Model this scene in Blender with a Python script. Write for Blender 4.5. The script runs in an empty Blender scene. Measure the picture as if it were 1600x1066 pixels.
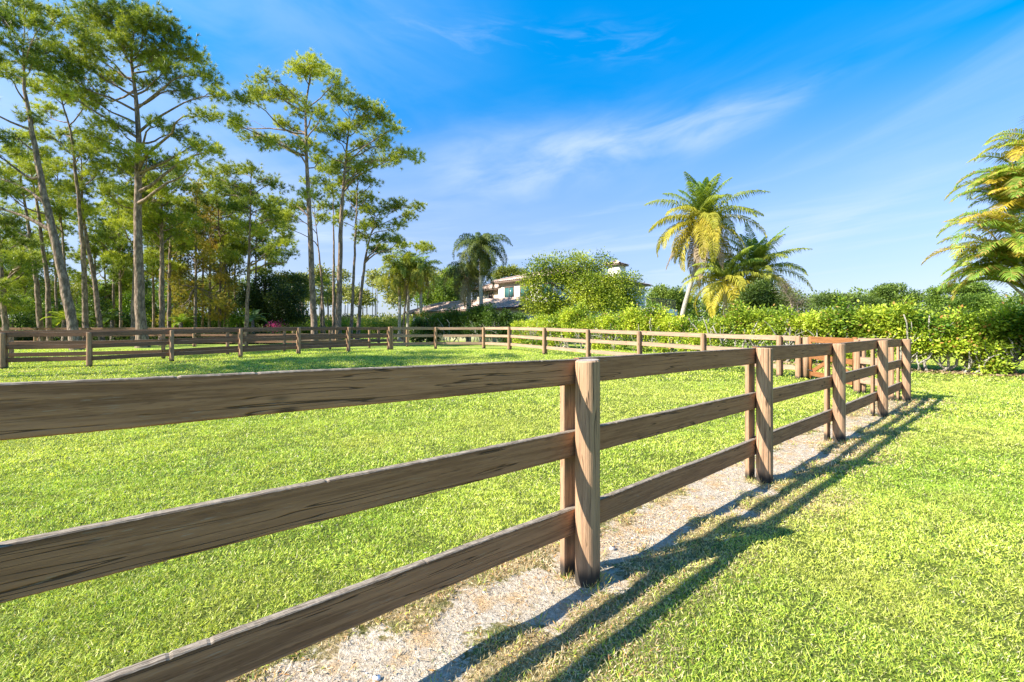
import bpy, math, random
import numpy as np
from mathutils import Vector, Matrix
R = math.radians
scene = bpy.context.scene
COL = scene.collection

# ------------------------------------------------------------------ camera, sky, sun, exposure
CAMH = 1.36; F = 711.0; HX = 800.0; HY = 517.0       # eye height, focal length and horizon of the 1600 px photograph
cd = bpy.data.cameras.new('camera'); cam = bpy.data.objects.new('camera', cd); COL.objects.link(cam)
cam.location = (0, 0, CAMH); cam.rotation_euler = (R(90), 0, 0)
cd.sensor_width = 36; cd.lens = 36 * F / 1600; cd.shift_y = -16 / 1600; cd.clip_start = 0.05; cd.clip_end = 3000
scene.camera = cam

SUN_AZ = math.atan2(-.932, -.362); SUN_EL = R(38)
def math_n(nt, op, a, b=None, c=None, clamp=False):
    n = nt.nodes.new('ShaderNodeMath'); n.operation = op; n.use_clamp = clamp
    for i, v in enumerate((a, b, c)):
        if v is None: continue
        if hasattr(v, 'is_linked') or hasattr(v, 'links'): nt.links.new(v, n.inputs[i])
        else: n.inputs[i].default_value = v
    return n.outputs[0]
w = bpy.data.worlds.new('World'); scene.world = w; w.use_nodes = True
nt = w.node_tree; nt.nodes.clear(); N = nt.nodes.new; L = nt.links.new
out = N('ShaderNodeOutputWorld'); bg = N('ShaderNodeBackground'); L(bg.outputs[0], out.inputs[0])
bg.inputs[1].default_value = .095
sky = N('ShaderNodeTexSky'); sky.sky_type = 'NISHITA'; sky.sun_disc = False
sky.sun_elevation = SUN_EL; sky.sun_rotation = SUN_AZ
sky.air_density = 1.0; sky.dust_density = .3; sky.ozone_density = 3.0; sky.altitude = 0
hs = N('ShaderNodeHueSaturation'); hs.inputs['Hue'].default_value = .500; hs.inputs['Value'].default_value = 1.0
L(sky.outputs[0], hs.inputs['Color'])
tc = N('ShaderNodeTexCoord'); sp = N('ShaderNodeSeparateXYZ'); L(tc.outputs['Generated'], sp.inputs[0])
X, Y, Z = sp.outputs
az = math_n(nt, 'MULTIPLY', math_n(nt, 'ARCTAN2', X, Y), 57.2958)
el = math_n(nt, 'MULTIPLY', math_n(nt, 'ARCSINE', Z), 57.2958)
def noise_w(sx, sy, tilt, scale, detail=6, rough=.6, dist=0., off=0.):
    cb = N('ShaderNodeCombineXYZ')
    el2 = math_n(nt, 'SUBTRACT', el, math_n(nt, 'MULTIPLY', az, tilt))
    L(math_n(nt, 'MULTIPLY', az, sx), cb.inputs[0]); L(math_n(nt, 'MULTIPLY', el2, sy), cb.inputs[1]); cb.inputs[2].default_value = off
    t = N('ShaderNodeTexNoise'); t.inputs['Scale'].default_value = scale; t.inputs['Detail'].default_value = detail
    t.inputs['Roughness'].default_value = rough; t.inputs['Distortion'].default_value = dist
    L(cb.outputs[0], t.inputs['Vector']); return t.outputs[0]
def gauss(v): return math_n(nt, 'EXPONENT', math_n(nt, 'MULTIPLY', math_n(nt, 'MULTIPLY', v, v), -1.0))
def ramp_w(v, a, b):
    n = N('ShaderNodeMapRange'); n.interpolation_type = 'SMOOTHSTEP'; L(v, n.inputs[0])
    n.inputs[1].default_value = a; n.inputs[2].default_value = b; return n.outputs[0]
wob = math_n(nt, 'MULTIPLY', math_n(nt, 'SUBTRACT', noise_w(.05, .05, 0, 1.6, 2, .5), .5), 5.0)
nt.links.new(math_n(nt, 'ADD', 1.10, math_n(nt, 'MULTIPLY', ramp_w(el, 8, 36), .52)), hs.inputs['Saturation'])
val = N('ShaderNodeFloatCurve'); L(math_n(nt, 'DIVIDE', el, 60, None, True), val.inputs[1])
for p_, (a_, b_) in zip((0, 1), ((0, .27), (1, 1.06))): val.mapping.curves[0].points[p_].location = (a_, b_)
for a_, b_ in ((.10, .36), (.22, .49), (.40, .66), (.62, .86)): val.mapping.curves[0].points.new(a_, b_)
val.mapping.update()
nt.links.new(math_n(nt, 'MULTIPLY', val.outputs[0], 1.75), hs.inputs['Value'])
# the long bright streak
line = math_n(nt, 'ADD', math_n(nt, 'MULTIPLY', az, .135), 19.4)
wid = math_n(nt, 'MAXIMUM', math_n(nt, 'SUBTRACT', 3.9, math_n(nt, 'MULTIPLY', az, .075)), 1.0)
d1 = math_n(nt, 'DIVIDE', math_n(nt, 'ADD', math_n(nt, 'SUBTRACT', el, line), math_n(nt, 'MULTIPLY', wob, .5)), wid)
azm = math_n(nt, 'MULTIPLY', ramp_w(az, -16, 2), ramp_w(az, 42, 22))
c1 = math_n(nt, 'MULTIPLY', math_n(nt, 'MULTIPLY', gauss(d1), azm), ramp_w(noise_w(.05, .16, .13, 1.7, 7, .55, .5), .22, .80))
# second thinner streak above it
line2 = math_n(nt, 'SUBTRACT', 32.5, math_n(nt, 'MULTIPLY', az, .06))
d2 = math_n(nt, 'DIVIDE', math_n(nt, 'ADD', math_n(nt, 'SUBTRACT', el, line2), wob), 1.6)
c2 = math_n(nt, 'MULTIPLY', math_n(nt, 'MULTIPLY', gauss(d2), math_n(nt, 'MULTIPLY', ramp_w(az, -25, -5), ramp_w(az, 24, 10))), ramp_w(noise_w(.06, .3, -.05, 2.2, 8, .6, .6, 3.3), .42, .8))
# broad veils and low bands
veil = math_n(nt, 'MULTIPLY', ramp_w(noise_w(.022, .10, .22, 1.5, 6, .55, .5, 7.1), .40, .78), ramp_w(el, 32, 17))
low = math_n(nt, 'MULTIPLY', ramp_w(noise_w(.03, .35, .08, 1.3, 7, .6, .6, 1.7), .46, .74), math_n(nt, 'MULTIPLY', ramp_w(el, 20, 6), ramp_w(el, -1, 4)))
tot = math_n(nt, 'ADD', math_n(nt, 'ADD', math_n(nt, 'MULTIPLY', c1, .78), math_n(nt, 'MULTIPLY', c2, .20)), math_n(nt, 'ADD', math_n(nt, 'MULTIPLY', veil, .30), math_n(nt, 'MULTIPLY', low, .62)))
tot = math_n(nt, 'ADD', tot, math_n(nt, 'MULTIPLY', ramp_w(az, 6, -34), ramp_w(noise_w(.03, .07, -.3, 1.5, 5, .55, .5, 4.2), .25, .75)) if False else math_n(nt, 'MULTIPLY', math_n(nt, 'MULTIPLY', ramp_w(az, 6, -34), .30), ramp_w(noise_w(.03, .07, -.3, 1.5, 5, .55, .5, 4.2), .2, .7)))
tot = math_n(nt, 'MINIMUM', tot, .85)
hz = math_n(nt, 'MULTIPLY', ramp_w(el, 26, -2), .20)
tot = math_n(nt, 'MAXIMUM', tot, math_n(nt, 'ADD', hz, math_n(nt, 'MULTIPLY', tot, .8)))
tn_ = N('ShaderNodeMix'); tn_.data_type = 'RGBA'; tn_.blend_type = 'MULTIPLY'; tn_.inputs[0].default_value = 1; L(hs.outputs[0], tn_.inputs[6]); tm_ = N('ShaderNodeMix'); tm_.data_type = 'RGBA'; L(ramp_w(el, 5, 34), tm_.inputs[0]); tm_.inputs[6].default_value = (.95, .88, 1.03, 1); tm_.inputs[7].default_value = (1.15, 1.02, .93, 1); L(tm_.outputs[2], tn_.inputs[7])
mx = N('ShaderNodeMix'); mx.data_type = 'RGBA'; L(tot, mx.inputs[0]); L(tn_.outputs[2], mx.inputs[6])
mx.inputs[7].default_value = (3.0, 3.6, 4.6, 1)
L(mx.outputs[2], bg.inputs[0])

sd = bpy.data.lights.new('sun', 'SUN'); so = bpy.data.objects.new('sun', sd); COL.objects.link(so)
sd.energy = 5.0; sd.angle = R(.5); sd.color = (1.0, .93, .82)
so.location = (-30, -12, 30)
sv = Vector((math.sin(SUN_AZ) * math.cos(SUN_EL), math.cos(SUN_AZ) * math.cos(SUN_EL), math.sin(SUN_EL)))
so.rotation_euler = sv.to_track_quat('Z', 'Y').to_euler()
vs = scene.view_settings
scene.display_settings.display_device = 'sRGB'
vs.view_transform = 'Standard'; vs.look = 'None'; vs.gamma = 1; vs.use_curve_mapping = False; vs.exposure = 1.45

# ------------------------------------------------------------------ helpers
rng = np.random.default_rng(7)
def hashn(ix, iy, seed):
    h = (ix.astype(np.int64) * 374761393 + iy.astype(np.int64) * 668265263 + seed * 1442695041) & 0x7fffffff
    h = ((h ^ (h >> 13)) * 1274126177) & 0x7fffffff
    return ((h ^ (h >> 16)) & 0xffff) / 65535.0
def vnoise(x, y, seed=0):
    x = np.asarray(x, float); y = np.asarray(y, float)
    ix = np.floor(x); iy = np.floor(y); fx = x - ix; fy = y - iy
    fx = fx * fx * (3 - 2 * fx); fy = fy * fy * (3 - 2 * fy)
    a = hashn(ix, iy, seed); b = hashn(ix + 1, iy, seed); c = hashn(ix, iy + 1, seed); d = hashn(ix + 1, iy + 1, seed)
    return (a * (1 - fx) + b * fx) * (1 - fy) + (c * (1 - fx) + d * fx) * fy
def fbm(x, y, seed=0, o=3):
    s = 0; a = .5; t = 0
    for i in range(o):
        s = s + a * vnoise(x * 2 ** i, y * 2 ** i, seed + i * 17); t += a; a *= .5
    return s / t
def sstep(a, b, v):
    t = np.clip((v - a) / (b - a), 0, 1); return t * t * (3 - 2 * t)
def gz(x, y):                                           # lie of the land: flat by the camera, rising a little towards the wood
    return .36 * sstep(11., 24., np.asarray(y, float)) + np.asarray(x, float) * 0
def bump(x, y): return (fbm(x * 1.3, y * 1.3, 5) - .5) * .05 * sstep(30, 10, np.asarray(y, float))
def gzz(x, y): return gz(x, y) + bump(x, y)
def P(px, py, D): return np.array([(px - HX) / F * D, D, CAMH + (HY - py) / F * D])
def nrm(v):
    return v / np.maximum(np.linalg.norm(v, axis=-1, keepdims=True), 1e-9)

class Geo:
    def __init__(s): s.v = []; s.f = []; s.c = []; s.n = 0
    def add(s, verts, faces, col=(.5, .5, .5)):
        verts = np.asarray(verts, float).reshape(-1, 3); faces = np.asarray(faces, int)
        c = np.asarray(col, float)
        if c.ndim == 1: c = np.tile(c[None, :], (len(verts), 1))
        s.v.append(verts); s.f.append(faces + s.n); s.c.append(c); s.n += len(verts)
    def tube(s, pts, rad, sides=6, col=(.5, .5, .5), caps=True, wob=0):
        pts = np.asarray(pts, float); n = len(pts); rad = np.broadcast_to(np.asarray(rad, float), (n,))
        t = nrm(np.gradient(pts, axis=0)); ref = np.array([0, 0, 1.]) if abs(t[0][2]) < .9 else np.array([1., 0, 0])
        u = nrm(np.cross(t, ref)); v = np.cross(t, u)
        a = np.linspace(0, 2 * math.pi, sides, endpoint=False)
        rr = rad[:, None] * (1 + (wob * (rng.random((n, sides)) - .5) if wob else 0))
        ring = pts[:, None] + rr[:, :, None] * (np.cos(a)[None, :, None] * u[:, None] + np.sin(a)[None, :, None] * v[:, None])
        i = np.arange(n - 1)[:, None] * sides; j = np.arange(sides)[None]; k = (j + 1) % sides
        q = np.stack([i + j, i + k, i + sides + k, i + sides + j], -1).reshape(-1, 4)
        s.add(ring.reshape(-1, 3), q, col)
        if caps and sides > 4:
            b = s.n - n * sides
            s.v.append(np.zeros((0, 3))); s.f.append(np.array([list(range(b + (n - 1) * sides, b + n * sides))])); s.c.append(np.zeros((0, 3)))
    def box(s, c, size, col=(.5, .5, .5), rot=None):
        d = np.array([[x, y, z] for x in (-.5, .5) for y in (-.5, .5) for z in (-.5, .5)]) * np.asarray(size)
        if rot is not None: d = d @ np.asarray(rot).T
        s.add(d + np.asarray(c), [[0, 1, 3, 2], [4, 6, 7, 5], [0, 4, 5, 1], [2, 3, 7, 6], [0, 2, 6, 4], [1, 5, 7, 3]], col)
    def leaves(s, c, d, nr, ln, wd, col):
        """diamond leaves: centre-base c, direction d, side from d x nr"""
        d = nrm(d); sd_ = nrm(np.cross(d, nr)); ln = np.broadcast_to(np.asarray(ln), (len(c),))[:, None]; wd = np.broadcast_to(np.asarray(wd), (len(c),))[:, None]
        v = np.stack([c, c + d * ln * .45 + sd_ * wd * .5, c + d * ln, c + d * ln * .45 - sd_ * wd * .5], 1)
        m = len(c); s.add(v.reshape(-1, 3), np.arange(m * 4).reshape(m, 4), np.repeat(col, 4, axis=0))
    def tris(s, a, b, c, col):
        m = len(a); s.add(np.stack([a, b, c], 1).reshape(-1, 3), np.arange(m * 3).reshape(m, 3), np.repeat(col, 3, axis=0))
    def mesh(s, name, origin=(0, 0, 0), smooth=False):
        me = bpy.data.meshes.new(name)
        V = np.concatenate(s.v) - np.asarray(origin); C = np.concatenate(s.c)
        me.vertices.add(len(V)); me.vertices.foreach_set('co', V.astype(np.float32).ravel())
        loops = np.concatenate([f.ravel() for f in s.f]); tot = np.concatenate([np.full(len(f), f.shape[1]) for f in s.f])
        st = np.concatenate([[0], np.cumsum(tot)[:-1]])
        me.loops.add(len(loops)); me.loops.foreach_set('vertex_index', loops.astype(np.int32))
        me.polygons.add(len(tot)); me.polygons.foreach_set('loop_start', st.astype(np.int32))
        if smooth: me.polygons.foreach_set('use_smooth', np.ones(len(tot), bool))
        ca = me.color_attributes.new('Col', 'FLOAT_COLOR', 'POINT')
        ca.data.foreach_set('color', np.concatenate([C, np.ones((len(C), 1))], 1).astype(np.float32).ravel())
        me.update(calc_edges=True); me.validate()
        return me

def tag(o, label=None, cat=None, group=None, kind=None):
    if label: o['label'] = label
    if cat: o['category'] = cat
    if group: o['group'] = group
    if kind: o['kind'] = kind
    return o
def thing(name, loc, label, cat, group=None):
    o = bpy.data.objects.new(name, None); o.location = tuple(float(v) for v in loc); o.empty_display_size = .2; COL.objects.link(o)
    return tag(o, label, cat, group)
def part(name, geo, mat, parent=None, smooth=False, label=None):
    """mesh given in world coordinates, linked under its thing"""
    org = (0, 0, 0)
    p = parent
    while p is not None: org = np.add(org, p.location); p = p.parent
    me = geo.mesh(name, org, smooth); o = bpy.data.objects.new(name, me); COL.objects.link(o)
    if mat: me.materials.append(mat)
    if parent: o.parent = parent
    if label: o['label'] = label
    return o
def mesh_part(name, me, parent, loc, rot=(0, 0, 0)):
    o = bpy.data.objects.new(name, me); COL.objects.link(o); o.parent = parent
    o.location = tuple(float(a - b) for a, b in zip(loc, parent.location)); o.rotation_euler = rot
    return o

# ------------------------------------------------------------------ materials
def mat(name):
    m = bpy.data.materials.new(name); m.use_nodes = True; t = m.node_tree; t.nodes.clear()
    o = t.nodes.new('ShaderNodeOutputMaterial'); b = t.nodes.new('ShaderNodeBsdfPrincipled'); t.links.new(b.outputs[0], o.inputs[0])
    return m, t, o, b
def nz(t, vec, scale, detail=4, rough=.55, dist=0):
    n = t.nodes.new('ShaderNodeTexNoise'); n.inputs['Scale'].default_value = scale; n.inputs['Detail'].default_value = detail
    n.inputs['Roughness'].default_value = rough; n.inputs['Distortion'].default_value = dist
    if vec is not None: t.links.new(vec, n.inputs['Vector'])
    return n.outputs[0]
def mp(t, vec, sc, off=None):
    n = t.nodes.new('ShaderNodeMapping'); n.inputs['Scale'].default_value = sc; t.links.new(vec, n.inputs['Vector'])
    if off is not None: t.links.new(off, n.inputs['Location'])
    return n.outputs[0]
def rm(t, v, a, b, c=0., d=1., smooth=True):
    n = t.nodes.new('ShaderNodeMapRange'); n.interpolation_type = 'SMOOTHSTEP' if smooth else 'LINEAR'; t.links.new(v, n.inputs[0])
    for i, x in zip((1, 2, 3, 4), (a, b, c, d)): n.inputs[i].default_value = x
    return n.outputs[0]
def mixc(t, f, a, b):
    n = t.nodes.new('ShaderNodeMix'); n.data_type = 'RGBA'
    if hasattr(f, 'links'): t.links.new(f, n.inputs[0])
    else: n.inputs[0].default_value = f
    for i, x in ((6, a), (7, b)):
        if hasattr(x, 'links'): t.links.new(x, n.inputs[i])
        else: n.inputs[i].default_value = (*x, 1)
    return n.outputs[2]
def bumpn(t, h, strength, dist=.01, prev=None):
    n = t.nodes.new('ShaderNodeBump'); n.inputs['Strength'].default_value = strength; n.inputs['Distance'].default_value = dist
    t.links.new(h, n.inputs['Height'])
    if prev is not None: t.links.new(prev, n.inputs['Normal'])
    return n.outputs[0]
def leafmat(name, trans=.35, rough=.5, spec=.3, tcol=(1.15, 1.1, .5)):
    m, t, o, b = mat(name)
    a = t.nodes.new('ShaderNodeAttribute'); a.attribute_name = 'Col'
    t.links.new(a.outputs['Color'], b.inputs['Base Color']); b.inputs['Roughness'].default_value = rough
    b.inputs['Specular IOR Level'].default_value = spec
    tr = t.nodes.new('ShaderNodeBsdfTranslucent'); mu = t.nodes.new('ShaderNodeMix'); mu.data_type = 'RGBA'; mu.blend_type = 'MULTIPLY'; mu.inputs[0].default_value = 1
    t.links.new(a.outputs['Color'], mu.inputs[6]); mu.inputs[7].default_value = (*tcol, 1); t.links.new(mu.outputs[2], tr.inputs[0])
    ms = t.nodes.new('ShaderNodeMixShader'); ms.inputs[0].default_value = trans
    t.links.new(b.outputs[0], ms.inputs[1]); t.links.new(tr.outputs[0], ms.inputs[2]); t.links.new(ms.outputs[0], o.inputs[0])
    return m
M_leaf = leafmat('leaf'); M_needle = leafmat('needle', .3, .5, .3); M_grass = leafmat('grass_blade', .35, .5, .25, (1.2, 1.15, .5))
M_frond = leafmat('palm_frond', .4, .55, .25)
def wood(name, base, dark, along, grey=(.38, .32, .25), top=True, flecks=.5, foot=False):
    """weathered stained timber; local axis `along` is the grain"""
    m, t, o, b = mat(name)
    tcn = t.nodes.new('ShaderNodeTexCoord'); oi = t.nodes.new('ShaderNodeObjectInfo')
    mul = t.nodes.new('ShaderNodeVectorMath'); mul.operation = 'SCALE'; mul.inputs[0].default_value = (37, 13, 23); t.links.new(oi.outputs['Random'], mul.inputs['Scale'])
    s1 = [75, 75, 75]; s1[along] = 2.2; s2 = [190, 190, 190]; s2[along] = 16; s3 = [9, 9, 9]; s3[along] = 1.3
    v1 = mp(t, tcn.outputs['Object'], s1, mul.outputs[0]); v2 = mp(t, tcn.outputs['Object'], s2, mul.outputs[0]); v3 = mp(t, tcn.outputs['Object'], s3, mul.outputs[0])
    g1 = nz(t, v1, 1, 5, .6, .5); g2 = nz(t, v2, 1, 4, .6); g3 = nz(t, v3, 1, 4, .6, .4)
    c = mixc(t, rm(t, g1, .40, .60), dark, base); c = mixc(t, rm(t, g2, .46, .36, 0, .5), c, tuple(x * .5 for x in dark))
    c = mixc(t, rm(t, g3, .40, .62, 0, .5), c, tuple(min(1, x * 1.3) for x in base))
    vr = rm(t, oi.outputs['Random'], 0, 1, .0, .35, False); c = mixc(t, vr, c, tuple(x * .75 for x in base))
    cn = nz(t, mp(t, tcn.outputs['Object'], [(38 if k_ != along else 1.1) for k_ in range(3)], mul.outputs[0]), 1, 2, .4, .3)
    cr = math_n(t, 'MULTIPLY', rm(t, math_n(t, 'ABSOLUTE', math_n(t, 'SUBTRACT', cn, .5)), .016, .003), rm(t, g3, .47, .56))   # dark cracks along the grain
    c = mixc(t, math_n(t, 'MULTIPLY', cr, .8), c, (.035, .024, .016))
    fl = math_n(t, 'MULTIPLY', rm(t, g2, .58, .66), rm(t, nz(t, v3, 1.7, 3, .6), .48, .66))
    c = mixc(t, math_n(t, 'MULTIPLY', fl, flecks), c, grey)        # flaked paint showing grey timber
    kn = t.nodes.new('ShaderNodeTexVoronoi'); sk = [7, 7, 7]; sk[along] = 2.2
    t.links.new(mp(t, tcn.outputs['Object'], sk, mul.outputs[0]), kn.inputs['Vector']); kn.inputs['Scale'].default_value = 1
    c = mixc(t, rm(t, kn.outputs['Distance'], .13, .03, 0, .75), c, (.03, .02, .013))
    sp_ = t.nodes.new('ShaderNodeSeparateXYZ'); t.links.new(tcn.outputs['Object'], sp_.inputs[0])
    if top:
        nn = t.nodes.new('ShaderNodeSeparateXYZ'); t.links.new(tcn.outputs['Normal'], nn.inputs[0])
        grime = math_n(t, 'MULTIPLY', rm(t, math_n(t, 'ADD', sp_.outputs[2], math_n(t, 'MULTIPLY', g3, .06)), .082, .108), .8)
        c = mixc(t, grime, c, (.018, .014, .011))
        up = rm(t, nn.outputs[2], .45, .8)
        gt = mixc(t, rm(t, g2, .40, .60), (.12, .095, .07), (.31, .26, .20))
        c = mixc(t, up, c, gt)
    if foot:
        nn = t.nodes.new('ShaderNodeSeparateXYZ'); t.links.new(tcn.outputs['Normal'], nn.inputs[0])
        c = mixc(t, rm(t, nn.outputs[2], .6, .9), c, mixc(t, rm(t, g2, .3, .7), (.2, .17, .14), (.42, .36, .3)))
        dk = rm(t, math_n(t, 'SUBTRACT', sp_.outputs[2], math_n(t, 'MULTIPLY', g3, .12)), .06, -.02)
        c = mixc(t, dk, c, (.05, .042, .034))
    t.links.new(c, b.inputs['Base Color']); b.inputs['Roughness'].default_value = .85; b.inputs['Specular IOR Level'].default_value = .1
    h = math_n(t, 'ADD', math_n(t, 'MULTIPLY', g1, .7), math_n(t, 'MULTIPLY', g2, .4)); h = math_n(t, 'SUBTRACT', h, math_n(t, 'MULTIPLY', cr, .8))
    t.links.new(bumpn(t, h, .8, .004), b.inputs['Normal'])
    return m
M_rail = wood('rail_wood', (.39, .20, .105), (.24, .118, .062), 0, flecks=.45)
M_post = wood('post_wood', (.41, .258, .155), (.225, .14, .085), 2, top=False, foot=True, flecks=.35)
M_brown = wood('gate_wood', (.32, .14, .055), (.21, .09, .035), 0, top=False, flecks=.1)
M_farrail = wood('far_rail_wood', (.40, .27, .18), (.28, .185, .125), 0, flecks=.4)  # paler copy of the rail wood for the fences facing the sun
M_shaderail = wood('shaded_rail_wood', (.25, .14, .085), (.15, .085, .052), 0, flecks=.4)  # darker copy of the rail wood, shade put into its colour
def barkmat(name, a, bcol, sc=1.0, ring=False):
    m, t, o, b = mat(name)
    tcn = t.nodes.new('ShaderNodeTexCoord')
    v = mp(t, tcn.outputs['Object'], (9 * sc, 9 * sc, (3 if not ring else 26) * sc))
    vo = t.nodes.new('ShaderNodeTexVoronoi'); vo.inputs['Scale'].default_value = 1; t.links.new(v, vo.inputs['Vector'])
    n1 = nz(t, v, 2.2, 5, .65)
    c = mixc(t, rm(t, n1, .3, .7), a, bcol); c = mixc(t, rm(t, vo.outputs['Distance'], .35, .75, 0, .6), c, tuple(x * .35 for x in a))
    t.links.new(c, b.inputs['Base Color']); b.inputs['Roughness'].default_value = .9; b.inputs['Specular IOR Level'].default_value = .15
    t.links.new(bumpn(t, math_n(t, 'SUBTRACT', n1, vo.outputs['Distance']), .8, .03), b.inputs['Normal'])
    return m
M_bark = barkmat('pine_bark', (.16, .112, .082), (.38, .285, .215)); M_bark2 = barkmat('grey_bark', (.15, .115, .088), (.33, .27, .21), 2)
M_stem = barkmat('pale_stem', (.30, .27, .22), (.58, .54, .47), 4); M_palm = barkmat('palm_trunk', (.34, .30, .25), (.55, .51, .45), 1.2, True)
def flat(name, c, rough=.8, var=.15, sc=6, bmp=.2):
    m, t, o, b = mat(name); tcn = t.nodes.new('ShaderNodeTexCoord')
    n1 = nz(t, tcn.outputs['Object'], sc, 5, .6)
    t.links.new(mixc(t, rm(t, n1, .3, .7), tuple(x * (1 - var) for x in c), tuple(min(1, x * (1 + var)) for x in c)), b.inputs['Base Color'])
    b.inputs['Roughness'].default_value = rough; t.links.new(bumpn(t, n1, bmp, .01), b.inputs['Normal'])
    return m
M_stucco = flat('white_stucco', (.72, .68, .58), .85, .04); M_cream = flat('cream_stucco', (.70, .58, .40), .85, .05)
M_tile = flat('clay_tile', (.40, .29, .23), .8, .35, 3.5); M_trim = flat('eave_timber', (.16, .11, .08)); M_iron = flat('black_iron', (.03, .03, .03), .5)
M_steel = flat('galvanised_steel', (.45, .45, .44), .4)
m, t, o, b = mat('teal_glass'); b.inputs['Base Color'].default_value = (.045, .13, .13, 1); b.inputs['Roughness'].default_value = .08; M_glass = m
m, t, o, b = mat('dark_glass'); b.inputs['Base Color'].default_value = (.03, .025, .02, 1); b.inputs['Roughness'].default_value = .15; M_dglass = m
M_col = leafmat('coloured_bits', .0, .8, .2)

# ------------------------------------------------------------------ the paddock lines
A = [np.array(p) for p in ((.415, 2.495), (2.28, 4.11), (4.06, 5.65), (5.89, 7.23), (7.68, 8.86))]
dA = nrm(A[4] - A[0]); nA = np.array([dA[1], -dA[0]])         # nA points to the camera's side
A = [A[0] - dA * 4.84, A[0] - dA * 2.42] + A
def st(x, y):
    x = np.asarray(x, float) - .415; y = np.asarray(y, float) - 2.495
    return x * nA[0] + y * nA[1], x * dA[0] + y * dA[1]
def sandmask(x, y):
    s, tt = st(x, y); n = fbm(x * 2.2, y * 2.2, 3, 4) - .5; n2 = fbm(x * 9, y * 9, 9, 3) - .5
    e = n * .6 + n2 * .45
    m = sstep(-.52, -.28, s + e) * sstep(.22, -.02, s + e) * sstep(10.3, 9.4, tt)
    m = m * (1 - .55 * sstep(3.5, 8.5, tt))
    return m
def drymask(x, y):
    s, tt = st(x, y); n = fbm(x * 1.7, y * 1.7, 13, 3) - .5
    return sstep(-.72, -.35, s + n * .6) * sstep(.75, .10, s + n * .7) * sstep(10.8, 9.6, tt)
FC0 = np.array([-14.6, 15.7]); FC1 = np.array([-6.25, 23.7])

# ------------------------------------------------------------------ ground
xs = np.unique(np.concatenate([np.linspace(-14, 18, 260), np.linspace(-60, 60, 90), np.geomspace(60, 1500, 14), -np.geomspace(60, 1500, 14)]))
ys = np.unique(np.concatenate([np.linspace(-6, 22, 240), np.linspace(22, 90, 50), np.geomspace(90, 2500, 14), np.linspace(-60, -6, 10)]))
GX, GY = np.meshgrid(xs, ys); sm = sandmask(GX, GY)
GZ = gzz(GX, GY) - .018 * sm + sm * (fbm(GX * 9, GY * 9, 31, 3) - .5) * .03
g = Geo(); nx, ny = len(xs), len(ys)
i = np.arange(ny - 1)[:, None] * nx; j = np.arange(nx - 1)[None]
dry = drymask(GX, GY)
g.add(np.stack([GX, GY, GZ], -1).reshape(-1, 3), np.stack([i + j, i + j + 1, i + nx + j + 1, i + nx + j], -1).reshape(-1, 4),
      np.stack([sm, dry, sstep(.9, 0, np.abs(GX) - 1.28 * GY - 4.2)], -1).reshape(-1, 3))
M, t, o, b = mat('lawn_and_sand')
tcn = t.nodes.new('ShaderNodeTexCoord'); v = tcn.outputs['Object']
at = t.nodes.new('ShaderNodeAttribute'); at.attribute_name = 'Col'; ss = t.nodes.new('ShaderNodeSeparateColor'); t.links.new(at.outputs['Color'], ss.inputs[0])
n_f = nz(t, v, 38, 5, .7); n_m = nz(t, v, 4, 5, .65, .3); n_l = nz(t, v, .35, 4, .6, .6); n_p = nz(t, v, 130, 3, .7); n_s = nz(t, mp(t, v, (1, 2.2, 1)), 11, 4, .7)
gc = mixc(t, rm(t, n_s, .34, .66), (.13, .19, .025), (.42, .50, .085))
gc = mixc(t, rm(t, n_m, .35, .7, 0, .7), gc, (.25, .36, .06)); gc = mixc(t, rm(t, n_l, .48, .72, 0, .5), gc, (.42, .42, .11)); gc = mixc(t, rm(t, n_f, .47, .25, 0, .75), gc, (.06, .085, .02))
sp_ = t.nodes.new('ShaderNodeSeparateXYZ'); t.links.new(v, sp_.inputs[0])
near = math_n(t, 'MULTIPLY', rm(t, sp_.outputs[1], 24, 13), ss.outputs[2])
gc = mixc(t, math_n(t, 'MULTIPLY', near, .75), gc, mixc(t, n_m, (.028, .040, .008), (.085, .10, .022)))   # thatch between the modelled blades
sc_ = mixc(t, rm(t, n_f, .3, .7), (.36, .29, .205), (.62, .55, .44)); sc_ = mixc(t, rm(t, n_p, .57, .68), sc_, (.13, .09, .06))
sc_ = mixc(t, rm(t, n_m, .48, .66, 0, .75), sc_, (.48, .31, .14))
dc = mixc(t, rm(t, n_f, .35, .65), (.16, .115, .05), (.48, .37, .20))
nn_ = math_n(t, 'ADD', math_n(t, 'MULTIPLY', math_n(t, 'SUBTRACT', n_s, .5), 1.6), math_n(t, 'MULTIPLY', math_n(t, 'SUBTRACT', n_f, .5), 1.0))
c = mixc(t, math_n(t, 'MULTIPLY', ss.outputs[1], rm(t, n_m, .25, .6)), gc, dc); c = mixc(t, rm(t, math_n(t, 'ADD', ss.outputs[0], nn_), .35, .6), c, sc_)
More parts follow.
